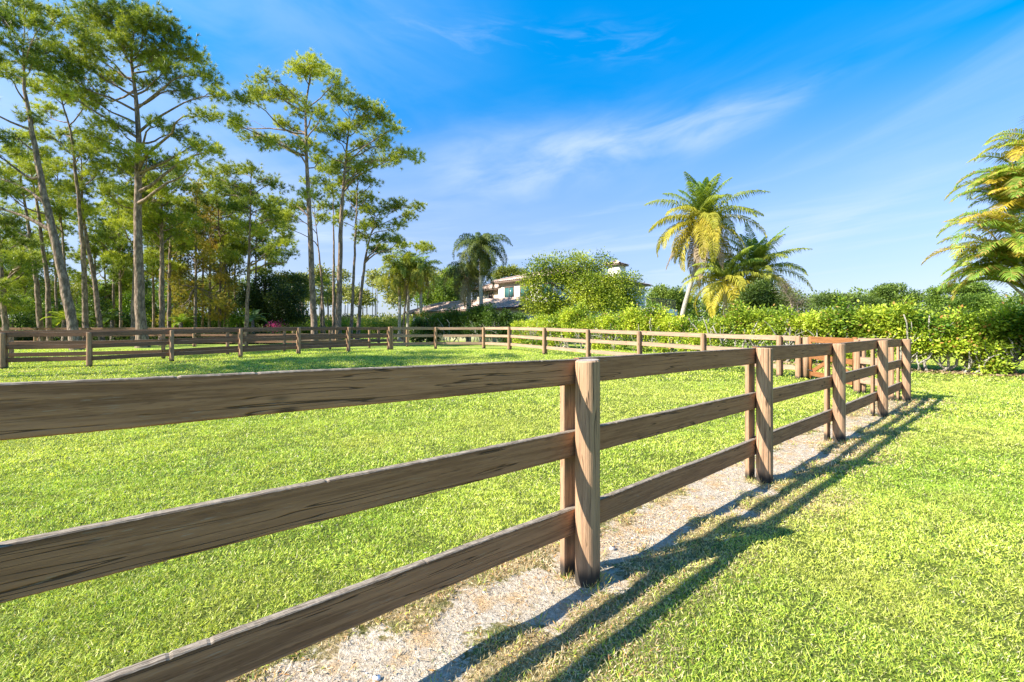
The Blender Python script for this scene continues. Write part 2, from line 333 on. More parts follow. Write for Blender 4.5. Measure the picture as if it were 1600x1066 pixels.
# worn strip of sandy earth under the far paddock rails
e = (FC1 - FC0) / np.linalg.norm(FC1 - FC0); nrmC = (e[1], -e[0])
dd = math_n(t, 'ADD', math_n(t, 'MULTIPLY', sp_.outputs[0], nrmC[0]), math_n(t, 'MULTIPLY', sp_.outputs[1], nrmC[1]))
dd = math_n(t, 'ABSOLUTE', math_n(t, 'SUBTRACT', dd, float(FC0 @ np.array(nrmC)) + .1))
c = mixc(t, math_n(t, 'MULTIPLY', rm(t, dd, .55, .15), rm(t, n_m, .42, .6, 0, .7)), c, (.45, .30, .15))
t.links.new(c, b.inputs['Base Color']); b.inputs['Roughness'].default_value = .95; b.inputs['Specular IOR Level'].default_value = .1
h = math_n(t, 'ADD', math_n(t, 'MULTIPLY', n_s, .7), math_n(t, 'ADD', n_f, math_n(t, 'MULTIPLY', n_p, .35)))
t.links.new(bumpn(t, h, .9, .035), b.inputs['Normal'])
gr = part('ground', g, M, smooth=True); tag(gr, kind='structure')

# ------------------------------------------------------------------ grass blades
def grass_points(y0, y1, dens):
    half = 1.28
    n = int((y1 ** 2 - y0 ** 2) * half * dens)
    y = np.sqrt(rng.random(n) * (y1 ** 2 - y0 ** 2) + y0 ** 2); x = (rng.random(n) * 2 - 1) * half * y
    return x, y
def col_lerp(a, b, f): return np.asarray(a) * (1 - f[:, None]) + np.asarray(b) * f[:, None]
g = Geo()
for (y0, y1, dens, ln, wd) in ((1.35, 2.6, 33000, .0205, .0031), (2.6, 4.2, 18500, .0235, .0038), (4.2, 7, 8000, .030, .0054), (7, 12, 2700, .040, .0088), (12, 24, 640, .052, .017)):
    x, y = grass_points(y0, y1, dens); k_in = len(x)
    ya = -2.6 if y0 < 2 else y0; ne = int((y1 - ya) * 2 * (1.28 * max(y1, 0) + 4.6) * dens * .30)      # thinner, longer blades beyond the edges of the view
    xe = (rng.random(ne) * 2 - 1) * (1.28 * y1 + 4.6); ye = ya + (y1 - ya) * rng.random(ne); ko = (np.abs(xe) < 1.28 * np.maximum(ye, 0) + 4.6) & ((np.abs(xe) > 1.28 * ye) | (ye < 1.35))
    x = np.concatenate([x, xe[ko]]); y = np.concatenate([y, ye[ko]]); grow = np.concatenate([np.ones(k_in), np.full(int(ko.sum()), 1.7)])
    sm_ = sandmask(x, y); dr = drymask(x, y); pn = fbm(x * .8, y * .8, 41, 3); fine = fbm(x * (11 if y0 < 4 else 6), y * (11 if y0 < 4 else 6), 77, 2); med = fbm(x * 2.3, y * 2.3, 53, 3)
    thin = sstep(.34, .56, fine * .75 + med * .25)                # small bare pits in the sward
    keep = rng.random(len(x)) < (1 - .96 * sstep(.12, .6, sm_)) * (1 - .35 * dr) * (.42 + .58 * thin)
    x, y, sm_, dr, pn, fine, med, grow = [q[keep] for q in (x, y, sm_, dr, pn, fine, med, grow)]
    n = len(x)
    base = np.stack([x, y, gzz(x, y) - .018 * sm_], 1)
    hh = .2 + 1.5 * fine
    base[:, 2] += (rng.random(n) ** 1.5) * ln * .55 * hh
    a = rng.random(n) * 2 * math.pi; tilt = np.radians(18 + 66 * rng.random(n) ** .7)
    d = np.stack([np.cos(a) * np.sin(tilt), np.sin(a) * np.sin(tilt), np.cos(tilt)], 1)
    nr = nrm(rng.normal(size=(n, 3)) * .55 + np.array([0, 0, 1.]))
    k = rng.random(n)
    c = col_lerp((.27, .42, .035), (.56, .65, .085), sstep(.3, .7, pn * .5 + k * .5))
    c = np.where((k < .16)[:, None], np.array([.10, .20, .02]), c)
    q = rng.random(n)
    c = np.where((q < .08 + .10 * pn)[:, None], np.array([.58, .58, .20]), c)
    c = np.where((q > .985)[:, None], np.array([.62, .55, .38]), c)
    pd = rng.random(n) < np.clip(dr * 1.15 + .0, 0, 1) * .82
    dc_ = col_lerp((.42, .30, .12), (.74, .64, .38), rng.random(n)); dc_ = np.where((rng.random(n) < .14)[:, None], np.array([.55, .30, .10]), dc_)
    c = np.where(pd[:, None], dc_, c)
    c = c * np.array([1.03, 1.0, 1.18]); c = c * (.84 + .28 * rng.random((n, 1))) * (1.0 if y1 < 3 else 1.12) * (.80 + .40 * vnoise(x * 14, y * 14, 23))[:, None]; yp = sstep(.52, .72, fbm(x * .55, y * .55, 87, 3))[:, None]; c = c * (1 - yp * .35) + np.array([.62, .60, .14]) * yp * .35  # blades past the nearest band painted brighter, as lit grass looks at grazing view
    l_ = ln * (.55 + .9 * rng.random(n)) * (1 + .5 * (rng.random(n) < .03)); l_ = l_ * grow; w_ = wd * (.6 + .8 * rng.random(n)) * grow
    g.leaves(base, d, nr, l_, w_, c)
gb = part('grass', g, M_grass); tag(gb, 'short sunlit green grass of the lawn', 'grass', kind='stuff')
g = Geo()
for k_ in range(150):
    if k_ < 60: c0 = A[2 + k_ % 5] + rng.normal(size=2) * .09; dryf = .75
    else: tt_ = rng.random() ** 1.3 * 11 - 2.4; c0 = A[2] + dA * tt_ + nA * rng.choice([-.38, .14]) + nA * rng.normal() * .10; dryf = .35 + .3 * rng.random()
    m_ = int(rng.integers(8, 30)); a_ = rng.random(m_) * 6.28; tl = np.radians(10 + 60 * rng.random(m_)); b_ = np.stack([c0[0] + rng.normal(size=m_) * .018, c0[1] + rng.normal(size=m_) * .018], 1)
    base = np.stack([b_[:, 0], b_[:, 1], gzz(b_[:, 0], b_[:, 1]) - .02], 1); d = np.stack([np.cos(a_) * np.sin(tl), np.sin(a_) * np.sin(tl), np.cos(tl)], 1)
    c_ = np.where((rng.random(m_) < dryf)[:, None], col_lerp((.42, .28, .10), (.72, .62, .36), rng.random(m_)), col_lerp((.16, .28, .03), (.42, .52, .07), rng.random(m_)))
    g.leaves(base, d, nrm(rng.normal(size=(m_, 3))), .03 + .05 * rng.random(m_), .004, c_)
tag(part('weeds', g, M_grass), 'tufts of dry and green weeds at the post feet and along the sandy strip', 'weeds', kind='stuff')
# dry stems and straw lying on the sand
n = 60000; tt = rng.random(n) ** 1.4 * 12 - 2.6; s_ = rng.normal(size=n) * .36 - .05
x = .415 + dA[0] * tt + nA[0] * s_; y = 2.495 + dA[1] * tt + nA[1] * s_
k = rng.random(n) < (.15 + .85 * sstep(.45, .62, fbm(x * 3, y * 3, 61, 3))); x, y = x[k], y[k]; n = len(x)
a = rng.random(n) * 6.28; d = np.stack([np.cos(a), np.sin(a), rng.random(n) * .45], 1)
g = Geo(); g.leaves(np.stack([x, y, gzz(x, y) - .016 + rng.random(n) * .008], 1), d, nrm(rng.normal(size=(n, 3)) * .5 + [0, 0, 1.]), .012 + .04 * rng.random(n) ** 2, .0022 + .004 * rng.random(n),
                    np.where((rng.random(n) < .22)[:, None], np.array([.50, .24, .07]), col_lerp((.30, .19, .08), (.68, .58, .40), rng.random(n))))
so_ = part('straw', g, M_col); tag(so_, 'dry straw and dead stems on the sandy strip', 'straw', kind='stuff')
# pebbles and shell bits
g = Geo(); n = 520
for q in range(n):
    tt = rng.random() ** 1.3 * 10 - 2.4; s_ = rng.normal() * .26 - .1; p = A[2] + dA * tt + nA * s_
    if sandmask(p[:1], p[1:])[0] < .3: continue
    r_ = .003 + .008 * rng.random() ** 3; u = nrm(rng.normal(size=(6, 3))) * .25 + np.array([[1, 0, 0], [-1, 0, 0], [0, 1, 0], [0, -1, 0], [0, 0, .5], [0, 0, -.5]])
    col = (.80, .77, .72) if rng.random() < .5 else (.36, .31, .26)
    g.add(u * r_ * np.array([1.3, 1, .8]) + [p[0], p[1], float(gzz(*p)) - .014], [[0, 2, 4], [2, 1, 4], [1, 3, 4], [3, 0, 4], [2, 0, 5], [1, 2, 5], [3, 1, 5], [0, 3, 5]], col)
pb = part('gravel', g, M_col); tag(pb, 'tiny pebbles and white shell chips scattered on the sand', 'gravel', kind='stuff')
def rock(px, D, size, col, label):
    p = np.array([(px - HX) / F * D, D]); g = Geo(); vv = []; ff = []
    for i_ in range(5):
        for j_ in range(8):
            th = math.pi * (i_ + .5) / 5; ph = j_ * math.pi / 4; r_ = size * (.8 + .4 * rng.random())
            vv.append([r_ * 1.2 * math.sin(th) * math.cos(ph), r_ * math.sin(th) * math.sin(ph), r_ * .8 * math.cos(th)])
    for i_ in range(4):
        for j_ in range(8): ff.append([i_ * 8 + j_, i_ * 8 + (j_ + 1) % 8, i_ * 8 + 8 + (j_ + 1) % 8, i_ * 8 + 8 + j_])
    org = np.array([p[0], p[1], float(gzz(*p)) - .012])
    g.add(np.array(vv) + org, ff, col); g.f.append(np.array([[g.n - 40 + k for k in range(8)]])); g.v.append(np.zeros((0, 3))); g.c.append(np.zeros((0, 3)))
    o_ = part('stone', g, M_col); tag(o_, label, 'stone'); return o_
rock(957, 2.86, .019, (.42, .39, .35), 'grey stone standing up from the sand right of the nearest post')
rock(1030, 2.73, .013, (.7, .68, .63), 'small pale stone on the sand in the shadow band beside the nearest post')
rock(588, 1.80, .014, (.85, .84, .82), 'white shell piece on the sand at the bottom edge of the photo')

# ------------------------------------------------------------------ timber pieces
def rail_mesh(length, h, th, segs, seed, rough=1.0, name='rail'):
    """plank along local +X, centred in Y and Z, softly worn edges"""
    r_ = np.random.default_rng(seed); n = segs + 1; xs_ = np.linspace(0, length, n)
    c_ = .004
    prof = [(-th / 2, -h / 2 + c_), (-th / 2, h / 2 - c_), (-th / 2 + c_, h / 2), (0, h / 2 + .0005), (th / 2 - c_, h / 2), (th / 2, h / 2 - c_), (th / 2, -h / 2 + c_), (th / 2 - c_, -h / 2), (-th / 2 + c_, -h / 2)]
    k = len(prof); V_ = []
    wv = np.interp(xs_, np.linspace(0, length, 6), r_.normal(size=6)) * .0012 * rough
    for a_, x_ in enumerate(xs_):
        jt = (r_.random() - .5) * .0011 * rough; jb = (r_.random() - .5) * .0012 * rough
        notch = -.003 * rough if r_.random() < .01 else 0
        for (yy, zz) in prof:
            V_.append((x_, yy, zz + wv[a_] + ((jt + notch) if zz > 0 else jb)))
    ff = []
    for a_ in range(n - 1):
        for b_ in range(k): ff.append((a_ * k + b_, (a_ + 1) * k + b_, (a_ + 1) * k + (b_ + 1) % k, a_ * k + (b_ + 1) % k))
    me = bpy.data.meshes.new(name); me.from_pydata(V_, [], ff + [tuple(range(k)), tuple(range((n - 1) * k, n * k))][:2]); me.update(); return me
def post_mesh(r0, h, sides, seed, top_tilt=.0):
    r_ = np.random.default_rng(seed); zs = [0 - .25, 0, .1, .25, .4, .6, .8, 1.0, h - .03, h - .008, h]
    V_ = []; ff = []; pr = 1 + .03 * np.array([math.sin(3 * a_ * 2 * math.pi / sides + seed) + .6 * math.sin(7 * a_ * 2 * math.pi / sides + 2 * seed) for a_ in range(sides)]) * .5
    grooves = r_.choice(sides, 3, replace=False)
    for zi, z_ in enumerate(zs):
        for a_ in range(sides):
            an = 2 * math.pi * a_ / sides; rr = r0 * pr[a_] * (1 + (r_.random() - .5) * .008)
            if a_ in grooves: rr -= .005 * (1 if zi % 5 else .3)
            if zi == len(zs) - 1: rr -= .007
            V_.append((rr * math.cos(an), rr * math.sin(an), z_ + (top_tilt * math.cos(an) if zi >= len(zs) - 3 else 0)))
    for q in range(len(zs) - 1):
        for a_ in range(sides): ff.append((q * sides + a_, q * sides + (a_ + 1) % sides, (q + 1) * sides + (a_ + 1) % sides, (q + 1) * sides + a_))
    ff.append(tuple((len(zs) - 1) * sides + a_ for a_ in range(sides)))
    me = bpy.data.meshes.new('post'); me.from_pydata(V_, [], ff); me.update()
    me.materials.append(M_post); return me
def batten_mesh(wd, h, zbase=-.25):
    c_ = .003; a_ = wd / 2; e_ = .018; pr = [(-a_ + c_, -e_), (a_ - c_, -e_), (a_, -e_ + c_), (a_, e_ - c_), (a_ - c_, e_), (-a_ + c_, e_), (-a_, e_ - c_), (-a_, -e_ + c_)]
    V_ = [(x_, y_, z_) for z_ in (zbase, .3, .8, h) for x_, y_ in pr]; ff = [(q * 8 + k, q * 8 + (k + 1) % 8, q * 8 + 8 + (k + 1) % 8, q * 8 + 8 + k) for q in range(3) for k in range(8)] + [tuple(range(24, 32))]
    me = bpy.data.meshes.new('back_post'); me.from_pydata(V_, [], ff); me.update(); me.materials.append(M_post); return me
PH = 1.21; PR = .0675; RH = .144; RT = .038
posts_near = [post_mesh(PR, PH, 40, k, .004) for k in range(5)]
bat = batten_mesh(.14, PH - .03)
RZ = (1.205 - RH / 2, .80 - RH / 2, .375 - RH / 2)
far_cache = {}
def fence(pts, side, label, near=False, height_add=0., rails=RZ, mrail=M_rail, skip_bat=(), end_posts=True, dz0=0., group=None):
    """pts: post centres; side=+1 puts the boards on the left of the walking direction"""
    z0 = float(gzz(*pts[0])); f = thing('paddock_fence', (*pts[0], z0), label, 'fence', group)
    for k, p in enumerate(pts):
        z = float(gzz(*p)) - .01
        q = pts[min(k + 1, len(pts) - 1)] - pts[max(k - 1, 0)]; q = nrm(q); nn = np.array([-q[1], q[0]]) * side
        if k < len(pts) - 1 or end_posts:
            o_ = mesh_part('post', posts_near[k % 5], f, (p[0], p[1], z), (0, 0, rng.random() * 6.28 if near else k * 1.3))
        if k not in skip_bat:
            bp = p + nn * (PR + RT + .019); mesh_part('back_post', bat, f, (bp[0], bp[1], z), (0, 0, math.atan2(q[1], q[0]) + (rng.random() - .5) * .05))
    for k in range(len(pts) - 1):
        a_, b_ = pts[k], pts[k + 1]; q = b_ - a_; ln_ = np.linalg.norm(q); q = q / ln_; nn = np.array([-q[1], q[0]]) * side * (PR + RT / 2 - .002)
        za, zb = float(gzz(*a_)), float(gzz(*b_)); jitter = rng.normal(size=(3, 2)) * .006
        for r_i, rz in enumerate(rails):
            p0 = a_ + nn + q * .002; l2 = ln_ - .004
            d0 = .034 if k <= 1 and near else 0
            z_a = za + rz + jitter[r_i, 0] + d0; z_b = zb + rz + jitter[r_i, 1] + (.030 if k == 0 and near else 0)
            me = rail_mesh(l2, RH + rng.normal() * .003, RT, 260 if near else 12, int(rng.integers(1e6)), 1.0 if near else .6)
            me.materials.append(mrail)
            o_ = mesh_part('rail', me, f, (p0[0], p0[1], z_a)); o_.rotation_euler = (0, -math.atan2(z_b - z_a, l2), math.atan2(q[1], q[0]))
    return f
near_pts = A
fA = fence(near_pts, 1, 'weathered brown three rail fence with round posts running away from the camera in the foreground', near=True)
def onB(px):
    u = (px - HX) / F; k = (20.4 * u - 1.43) / (6.64 + 7.57 * u); return np.array([1.43 + 6.64 * k, 20.4 - 7.57 * k])
B = [np.array(p) for p in ((-6.25, 23.7), (-4.25, 25.4), (-1.61, 25.5), (-.165, 23.5), (1.43, 20.4))] + [onB(p) for p in (918, 998, 1098, 1217, 1247)]
fence(B, 1, 'sunlit tan three rail fence in front of the hedge, ending left of the orange gate', mrail=M_farrail)
cpts = [FC0 + (FC1 - FC0) * k / 5 for k in range(6)]
fence([np.array([-21.3, 13.7]), np.array([-19.1, 14.35]), np.array([-16.85, 15.05])] + cpts[:-1] + [FC1 - (FC1 - FC0) * .012], 1, 'shaded brown rail fence left of the paddock, in front of the pine trunks', mrail=M_shaderail)
Ep = [np.array(p) for p in ((-21.0, 16.3), (-18.7, 17.0), (-16.4, 17.7), (-14.1, 18.4), (-12.75, 20.4), (-11.2, 22.4), (-9.8, 24.5), (-8.4, 26.8))]
fence(Ep, -1, 'second brown rail fence, just behind the left paddock fence and parallel to it', mrail=M_shaderail, skip_bat=range(9))
Fp = [np.array([-36 + 3.2 * k, 28 + .12 * k]) for k in range(8)] + [np.array([-10.9, 30.2]), np.array([-8.5, 31.6])]
fence(Fp, 1, 'farthest shaded rail fence among the pine trunks at the far left', mrail=M_shaderail)
Hp = [np.array(p) for p in ((-15.5, 32.2), (-12.6, 32.6), (-9.7, 33), (-7.4, 31.3), (-6.6, 28.6))]
fence(Hp, 1, 'sunlit tan rail fence beyond the far corner post, behind the two tall pines', mrail=M_farrail)
Gp = [np.array([7.60, 9.87]), A[-1] + np.array([-.06, .16])]
fence(Gp, -1, 'short tan length of rail fence between the orange gate and the near fence', mrail=M_farrail, end_posts=False)

# gate
def bar(parent, a_, b_, h, th, m_, name='rail', seed=1, roll=0.0):
    a_ = np.asarray(a_, float); b_ = np.asarray(b_, float); q = b_ - a_; l_ = np.linalg.norm(q)
    me = rail_mesh(l_, h, th, 6, seed, .3, name); me.materials.append(m_); o_ = mesh_part(name, me, parent, a_)
    o_.rotation_euler = (0, -math.asin(q[2] / l_), math.atan2(q[1], q[0])); return o_
g0 = np.array([8.20, 12.55]); g1 = np.array([7.66, 10.12]); gq = nrm(g1 - g0); gl = np.linalg.norm(g1 - g0); gzb = float(gzz(*g0))
gate = thing('wooden_gate', (*g0, gzb), 'closed orange brown wooden field gate with diagonal braces, right of the tan fence', 'gate')
def gp(s_, z_, off=0.): p = g0 + gq * s_ + np.array([-gq[1], gq[0]]) * off; return (p[0], p[1], gzb + z_)
bar(gate, gp(.0, .65), gp(.0, .65), .1, .04, M_brown) if False else None
for z_, nm, h_ in ((1.12, 'top_rail', .16), (.66, 'middle_rail', .13), (.20, 'bottom_rail', .13)):
    bar(gate, gp(.1, z_), gp(gl - .1, z_ - .015), h_, .035, M_brown, nm, int(z_ * 100))
for s_ in (.07, gl - .07):
    g = Geo(); p = gp(s_, .64, .0); rot = [[gq[0], -gq[1], 0], [gq[1], gq[0], 0], [0, 0, 1]]; g.box(p, (.12, .05, 1.14), rot=rot); part('stile', g, M_brown, gate)
bar(gate, gp(.12, .26, .037), gp(gl * .5, .64, .037), .11, .028, M_brown, 'brace', 5); bar(gate, gp(gl - .12, .26, .037), gp(gl * .5, .64, .037), .11, .028, M_brown, 'brace', 6)
g = Geo(); g.tube([gp(-.02, .98, -.04), gp(.30, .98, -.04)], .012, 6); part('hinge', g, M_iron, gate)
g = Geo(); g.tube([gp(-.02, .28, -.04), gp(.30, .28, -.04)], .012, 6); part('hinge', g, M_iron, gate)
gpst = thing('gate_post', (8.22, 12.72, float(gzz(8.22, 12.72))), 'square tan gate post carrying the hinges on the left of the orange gate', 'post')
g = Geo(); g.box((8.22, 12.72, .6 + float(gzz(8.2, 12.7)) - .04), (.13, .13, 1.24), rot=rot); part('shaft', g, M_post, gpst)
g = Geo(); g.box((8.22, 12.72, 1.225), (.10, .10, .012), rot=rot); part('cap', g, M_post, gpst)

# ------------------------------------------------------------------ trees
def curve_pts(p0, p1, n=6, sag=0., wob=.04, up=0.):
    p0 = np.asarray(p0, float); p1 = np.asarray(p1, float); t_ = np.linspace(0, 1, n)[:, None]; l_ = np.linalg.norm(p1 - p0)
    pts = p0 * (1 - t_) + p1 * t_; pts[:, 2] += (np.sin(t_[:, 0] * math.pi) * sag * l_) + up * l_ * (t_[:, 0] ** 2 - t_[:, 0])
    w_ = (np.sin(t_ * math.pi) * rng.normal(size=3) + np.sin(t_ * math.pi * 2) * rng.normal(size=3) * .7 + np.sin(t_ * math.pi * 3) * rng.normal(size=3) * .4) * wob * l_
    return pts + w_
def interp_poly(pts, f):
    pts = np.asarray(pts); d = np.concatenate([[0], np.cumsum(np.linalg.norm(np.diff(pts, axis=0), axis=1))]); x_ = np.asarray(f) * d[-1]
    return np.stack([np.interp(x_, d, pts[:, k]) for k in range(3)], -1)
def at_height(pts, z):
    pts = np.asarray(pts); return np.array([np.interp(z, pts[:, 2], pts[:, 0]), np.interp(z, pts[:, 2], pts[:, 1]), min(max(z, pts[0, 2]), pts[-1, 2])])
PINE_D = (.10, .165, .025); PINE_L = (.52, .56, .065)
def needles(g, cen, axis, n, ln, wd, tint, ca, cb):
    m_ = len(cen); C = np.repeat(cen, n, 0); a_ = np.repeat(axis, n, 0)
    d = nrm(a_ * .75 + nrm(rng.normal(size=(m_ * n, 3)))); s_ = nrm(np.cross(d, rng.normal(size=(m_ * n, 3))))
    l_ = ln * (.7 + .5 * rng.random((m_ * n, 1))); t_ = np.clip(np.repeat(tint, n) + rng.normal(size=m_ * n) * .13, 0, 1)
    st_ = C + a_ * (rng.random((m_ * n, 1)) * .12 - .06)
    g.tris(st_ - s_ * wd * .5, st_ + s_ * wd * .5, st_ + d * l_, col_lerp(ca, cb, t_))
def pine(label, trunk, D, puffs, rb=.25, group='pine trees of the wood', ca=PINE_D, cb=PINE_L, dens=1.0, world=False, name='pine_tree', nl=.27, flatz=.55, bark=None, depth=.8, green=.45):
    """trunk: photo points base to top at distance D; puffs: (x, y, r) needle masses"""
    if world: T = np.array(trunk, float)
    else: T = np.array([P(x_, y_, D) for x_, y_ in trunk])
    bz = float(gz(T[0][0], T[0][1])) - .1; T[0][2] = bz
    root = thing(name, (T[0][0], T[0][1], bz), label, 'tree', group)
    rb = rb * .84; n = 22; Tp = interp_poly(T, np.linspace(0, 1, n)); ft = np.linspace(0, 1, n)
    Tp[1:-1, :2] += rng.normal(size=(n - 2, 2)) * .015
    rad = rb * (1 - ft) ** .75 * .92 + rb * .10; rad[0] = rb * 1.45; rad[1] *= 1.06
    gt_ = Geo(); gt_.tube(Tp, rad, 12, wob=.10)
    gc_ = Geo(); sc_px = D / F
    zz0, zz1 = Tp[0, 2], Tp[-1, 2]
    for (x_, y_, r_) in puffs:
        if world: c_ = np.array([x_[0], x_[1], y_]); rr = r_
        else:
            rr = r_ * sc_px; c_ = P(x_, y_, D)
            dx = abs(c_[0] - np.interp(c_[2], Tp[:, 2], Tp[:, 0])); off = rng.uniform(-1, 1) * depth * (1.2 + .5 * dx)
            k_ = (D + off) / D; c_ = np.array([c_[0] * k_, D + off, CAMH + (c_[2] - CAMH) * k_])
        hd = np.linalg.norm(c_[:2] - at_height(Tp, c_[2])[:2])
        za = np.clip(c_[2] - .25 * hd - rr * .6 - .3, zz0 + .35 * (zz1 - zz0), zz1 - .05)
        a_ = at_height(Tp, za); L_ = np.linalg.norm(c_ - a_)
        fr = (za - zz0) / (zz1 - zz0); br = min(rb * (1 - fr) ** .75 * .55 + .02, .018 + .022 * L_)
        lp = curve_pts(a_, c_, 7, sag=rng.uniform(-.06, .10), wob=.045); gt_.tube(lp, np.linspace(br, .018, 7), 6, caps=False)
        ns = int(max(4, 12.5 * (rr / .9) ** 1.6 * dens))
        q = nrm(rng.normal(size=(ns, 3))) * (rng.random((ns, 1)) ** .45); q[:, 2] *= flatz
        sub = c_ + q * rr
        tn = np.clip(green + rng.normal() * .22 + rng.normal(size=ns) * .12, 0, 1)
        for s__, tv in zip(sub, tn):
            f0 = interp_poly(lp, rng.uniform(.55, 1.0)); gt_.tube(curve_pts(f0, s__, 4, sag=.08, wob=.06), [.016, .012, .009, .006], 3, caps=False)
        K = 11; cc = np.repeat(sub, K, 0) + np.clip(rng.normal(size=(ns * K, 3)), -1.7, 1.7) * np.array([.27, .27, .15]) * min(1.5, .75 + rr * .55)
        ax = nrm((cc - np.repeat(sub, K, 0)) * 1.5 + np.repeat(q, K, 0) * .5 + np.array([0, 0, .45]))
        needles(gc_, cc, ax, 26, nl, .025 * max(1, D / 34), np.repeat(tn, K), ca, cb)
    part('trunk', gt_, bark or M_bark, root, smooth=True); part('crown', gc_, M_needle, root)
    return root
def Z1(l): return [(x_ / 1.9025, y_ / 1.9025, r_) for x_, y_, r_ in l]
def Z2(l): return [(x_ / 2.1325 + 300, y_ / 2.1325 + 60, r_) for x_, y_, r_ in l]
T1 = [(120, 45, 26), (160, 22, 28), (200, 15, 28), (240, 32, 28), (270, 62, 26), (300, 88, 24), (322, 118, 20), (343, 150, 15), (90, 75, 22), (108, 112, 22), (150, 75, 26), (190, 70, 26), (230, 85, 26), (262, 112, 22), (170, 122, 22),
      (140, 150, 22), (232, 130, 16), (288, 142, 20), (322, 182, 14), (95, 142, 16), (310, 225, 17), (282, 212, 18), (338, 238, 12), (180, 195, 14), (150, 215, 18), (252, 192, 12), (192, 240, 16), (232, 240, 15), (268, 255, 16), (130, 98, 20), (60, 100, 18), (212, 45, 22), (300, 255, 13), (135, 25, 20), (250, 85, 20), (178, 45, 22)]
pine('tallest broad crowned pine with the thickest straight trunk, left of centre in the wood', [(223, 543), (217, 440), (216, 340), (215, 250), (216, 190), (208, 120), (203, 55)], 26.8, T1, .33, dens=1.15, green=.42)
T2 = [(-30, 20, 32), (5, 28, 26), (38, 10, 24), (62, 45, 22), (22, 68, 24), (74, 80, 18), (-22, 90, 26), (50, 98, 18), (-45, 150, 26), (12, 118, 16), (22, 215, 15), (-30, 230, 22), (-12, 280, 20), (12, 300, 14), (-60, 60, 30), (88, 30, 20), (40, 185, 13), (-50, 310, 20)]
pine('big pine leaning left with a thick trunk, its crown cut by the left top corner', [(121, 547), (110, 490), (95, 420), (75, 330), (52, 215), (38, 140), (36, 70)], 23.2, T2, .27, green=.35)
pine('slim pine rising straight between the leaning one and the tallest one', [(135, 541), (131, 400), (122, 300), (110, 200), (88, 130)], 29, [(80, 128, 15), (112, 150, 18), (140, 162, 16), (70, 172, 16), (95, 205, 16), (150, 192, 15), (162, 228, 15), (60, 212, 14), (100, 125, 14), (128, 235, 13), (60, 140, 14)], .20, green=.6)
pine('left one of two slim pale pine trunks leaning together at the left', [(66, 541), (58, 450), (42, 340), (28, 250)], 30, [(20, 238, 18), (45, 258, 15), (0, 268, 18), (20, 302, 15), (-20, 320, 18), (60, 288, 12), (-40, 350, 20), (5, 345, 13), (-25, 270, 18)], .20, green=.6)
pine('right one of two slim pale pine trunks leaning together at the left', [(78, 541), (73, 430), (58, 320), (42, 225)], 31, [(40, 216, 15), (68, 238, 15), (55, 268, 13), (86, 262, 12), (30, 245, 13), (75, 300, 11)], .19, green=.55)
P1 = Z2([(340, 90, 15), (400, 85, 17), (440, 112, 16), (482, 150, 14), (240, 130, 14), (205, 185, 17), (280, 180, 17), (330, 195, 15), (168, 205, 12), (150, 282, 15), (200, 330, 15), (130, 290, 12), (320, 290, 17), (280, 342, 16), (350, 352, 15), (400, 232, 13), (430, 262, 14), (400, 350, 14), (430, 410, 12), (350, 240, 12), (390, 120, 16), (240, 190, 15), (245, 350, 12), (380, 520, 11), (330, 560, 10)])
pine('tall pine with layered yellow green crown, left of the pair standing against open sky', [(492, 539), (488, 440), (484, 340), (479, 250), (477, 170), (487, 105)], 31, P1, .26, green=.75)
P2 = Z2([(470, 200, 16), (520, 200, 17), (560, 212, 17), (600, 240, 17), (640, 262, 15), (672, 300, 13), (620, 330, 15), (560, 290, 17), (510, 300, 15), (480, 332, 13), (600, 402, 15), (560, 425, 14), (650, 402, 15), (700, 390, 13), (742, 392, 12), (520, 400, 14), (480, 442, 13), (560, 350, 15), (430, 300, 12), (590, 270, 15), (440, 380, 12), (640, 365, 12)])
pine('tall pine with spreading crown reaching right, right of the pair standing against open sky', [(528, 537), (531, 420), (534, 320), (540, 250), (547, 180)], 34, P2, .27, green=.6)
P6 = Z2([(560, 560, 13), (600, 572, 14), (650, 560, 14), (700, 552, 13), (742, 562, 12), (722, 592, 12), (620, 620, 14), (680, 620, 13), (570, 622, 13), (640, 672, 13), (690, 672, 12), (620, 702, 12), (570, 662, 12), (520, 590, 12), (480, 600, 10)])
pine('shorter crooked pine with a dark flat crown at the right end of the wood', [(558, 538), (563, 470), (570, 410), (578, 370), (590, 335)], 37, P6, .20, green=.35)
pine('straight slim pine just left of the crooked one at the right end of the wood', [(548, 537), (553, 420), (557, 330), (559, 270)], 36, Z2([(590, 530, 11), (540, 520, 11), (560, 470, 12), (520, 540, 11), (600, 480, 10), (500, 480, 11), (540, 440, 12)]), .17, green=.5)
pine('thin leaning pine stem between the two tall pines against open sky', [(507, 537), (502, 430), (492, 340)], 40, Z2([(400, 520, 12), (440, 560, 11), (370, 565, 12), (335, 590, 12), (430, 600, 11), (480, 560, 10), (300, 575, 12), (310, 630, 9), (400, 480, 11)]), .16, green=.4)
pine('thin straight pine stem close against the right tall pine', [(521, 537), (522, 400), (520, 300)], 38, Z2([(440, 480, 11), (470, 510, 11), (500, 470, 11), (450, 440, 12), (480, 420, 12)]), .17, green=.45)
P13 = Z2([(100, 440, 14), (150, 430, 14), (200, 442, 14), (250, 462, 13), (290, 492, 12), (60, 452, 13), (130, 490, 13), (200, 500, 13), (240, 560, 12), (280, 602, 13), (220, 642, 12), (302, 662, 12), (262, 702, 11), (170, 622, 11), (150, 560, 13), (310, 690, 11), (330, 720, 10), (100, 520, 12), (190, 545, 11)])
pine('dark stemmed pine with flat tiers of foliage, midway between the tallest pine and the pair', [(384, 538), (388, 440), (391, 340), (392, 270)], 33, P13, .17, green=.4)
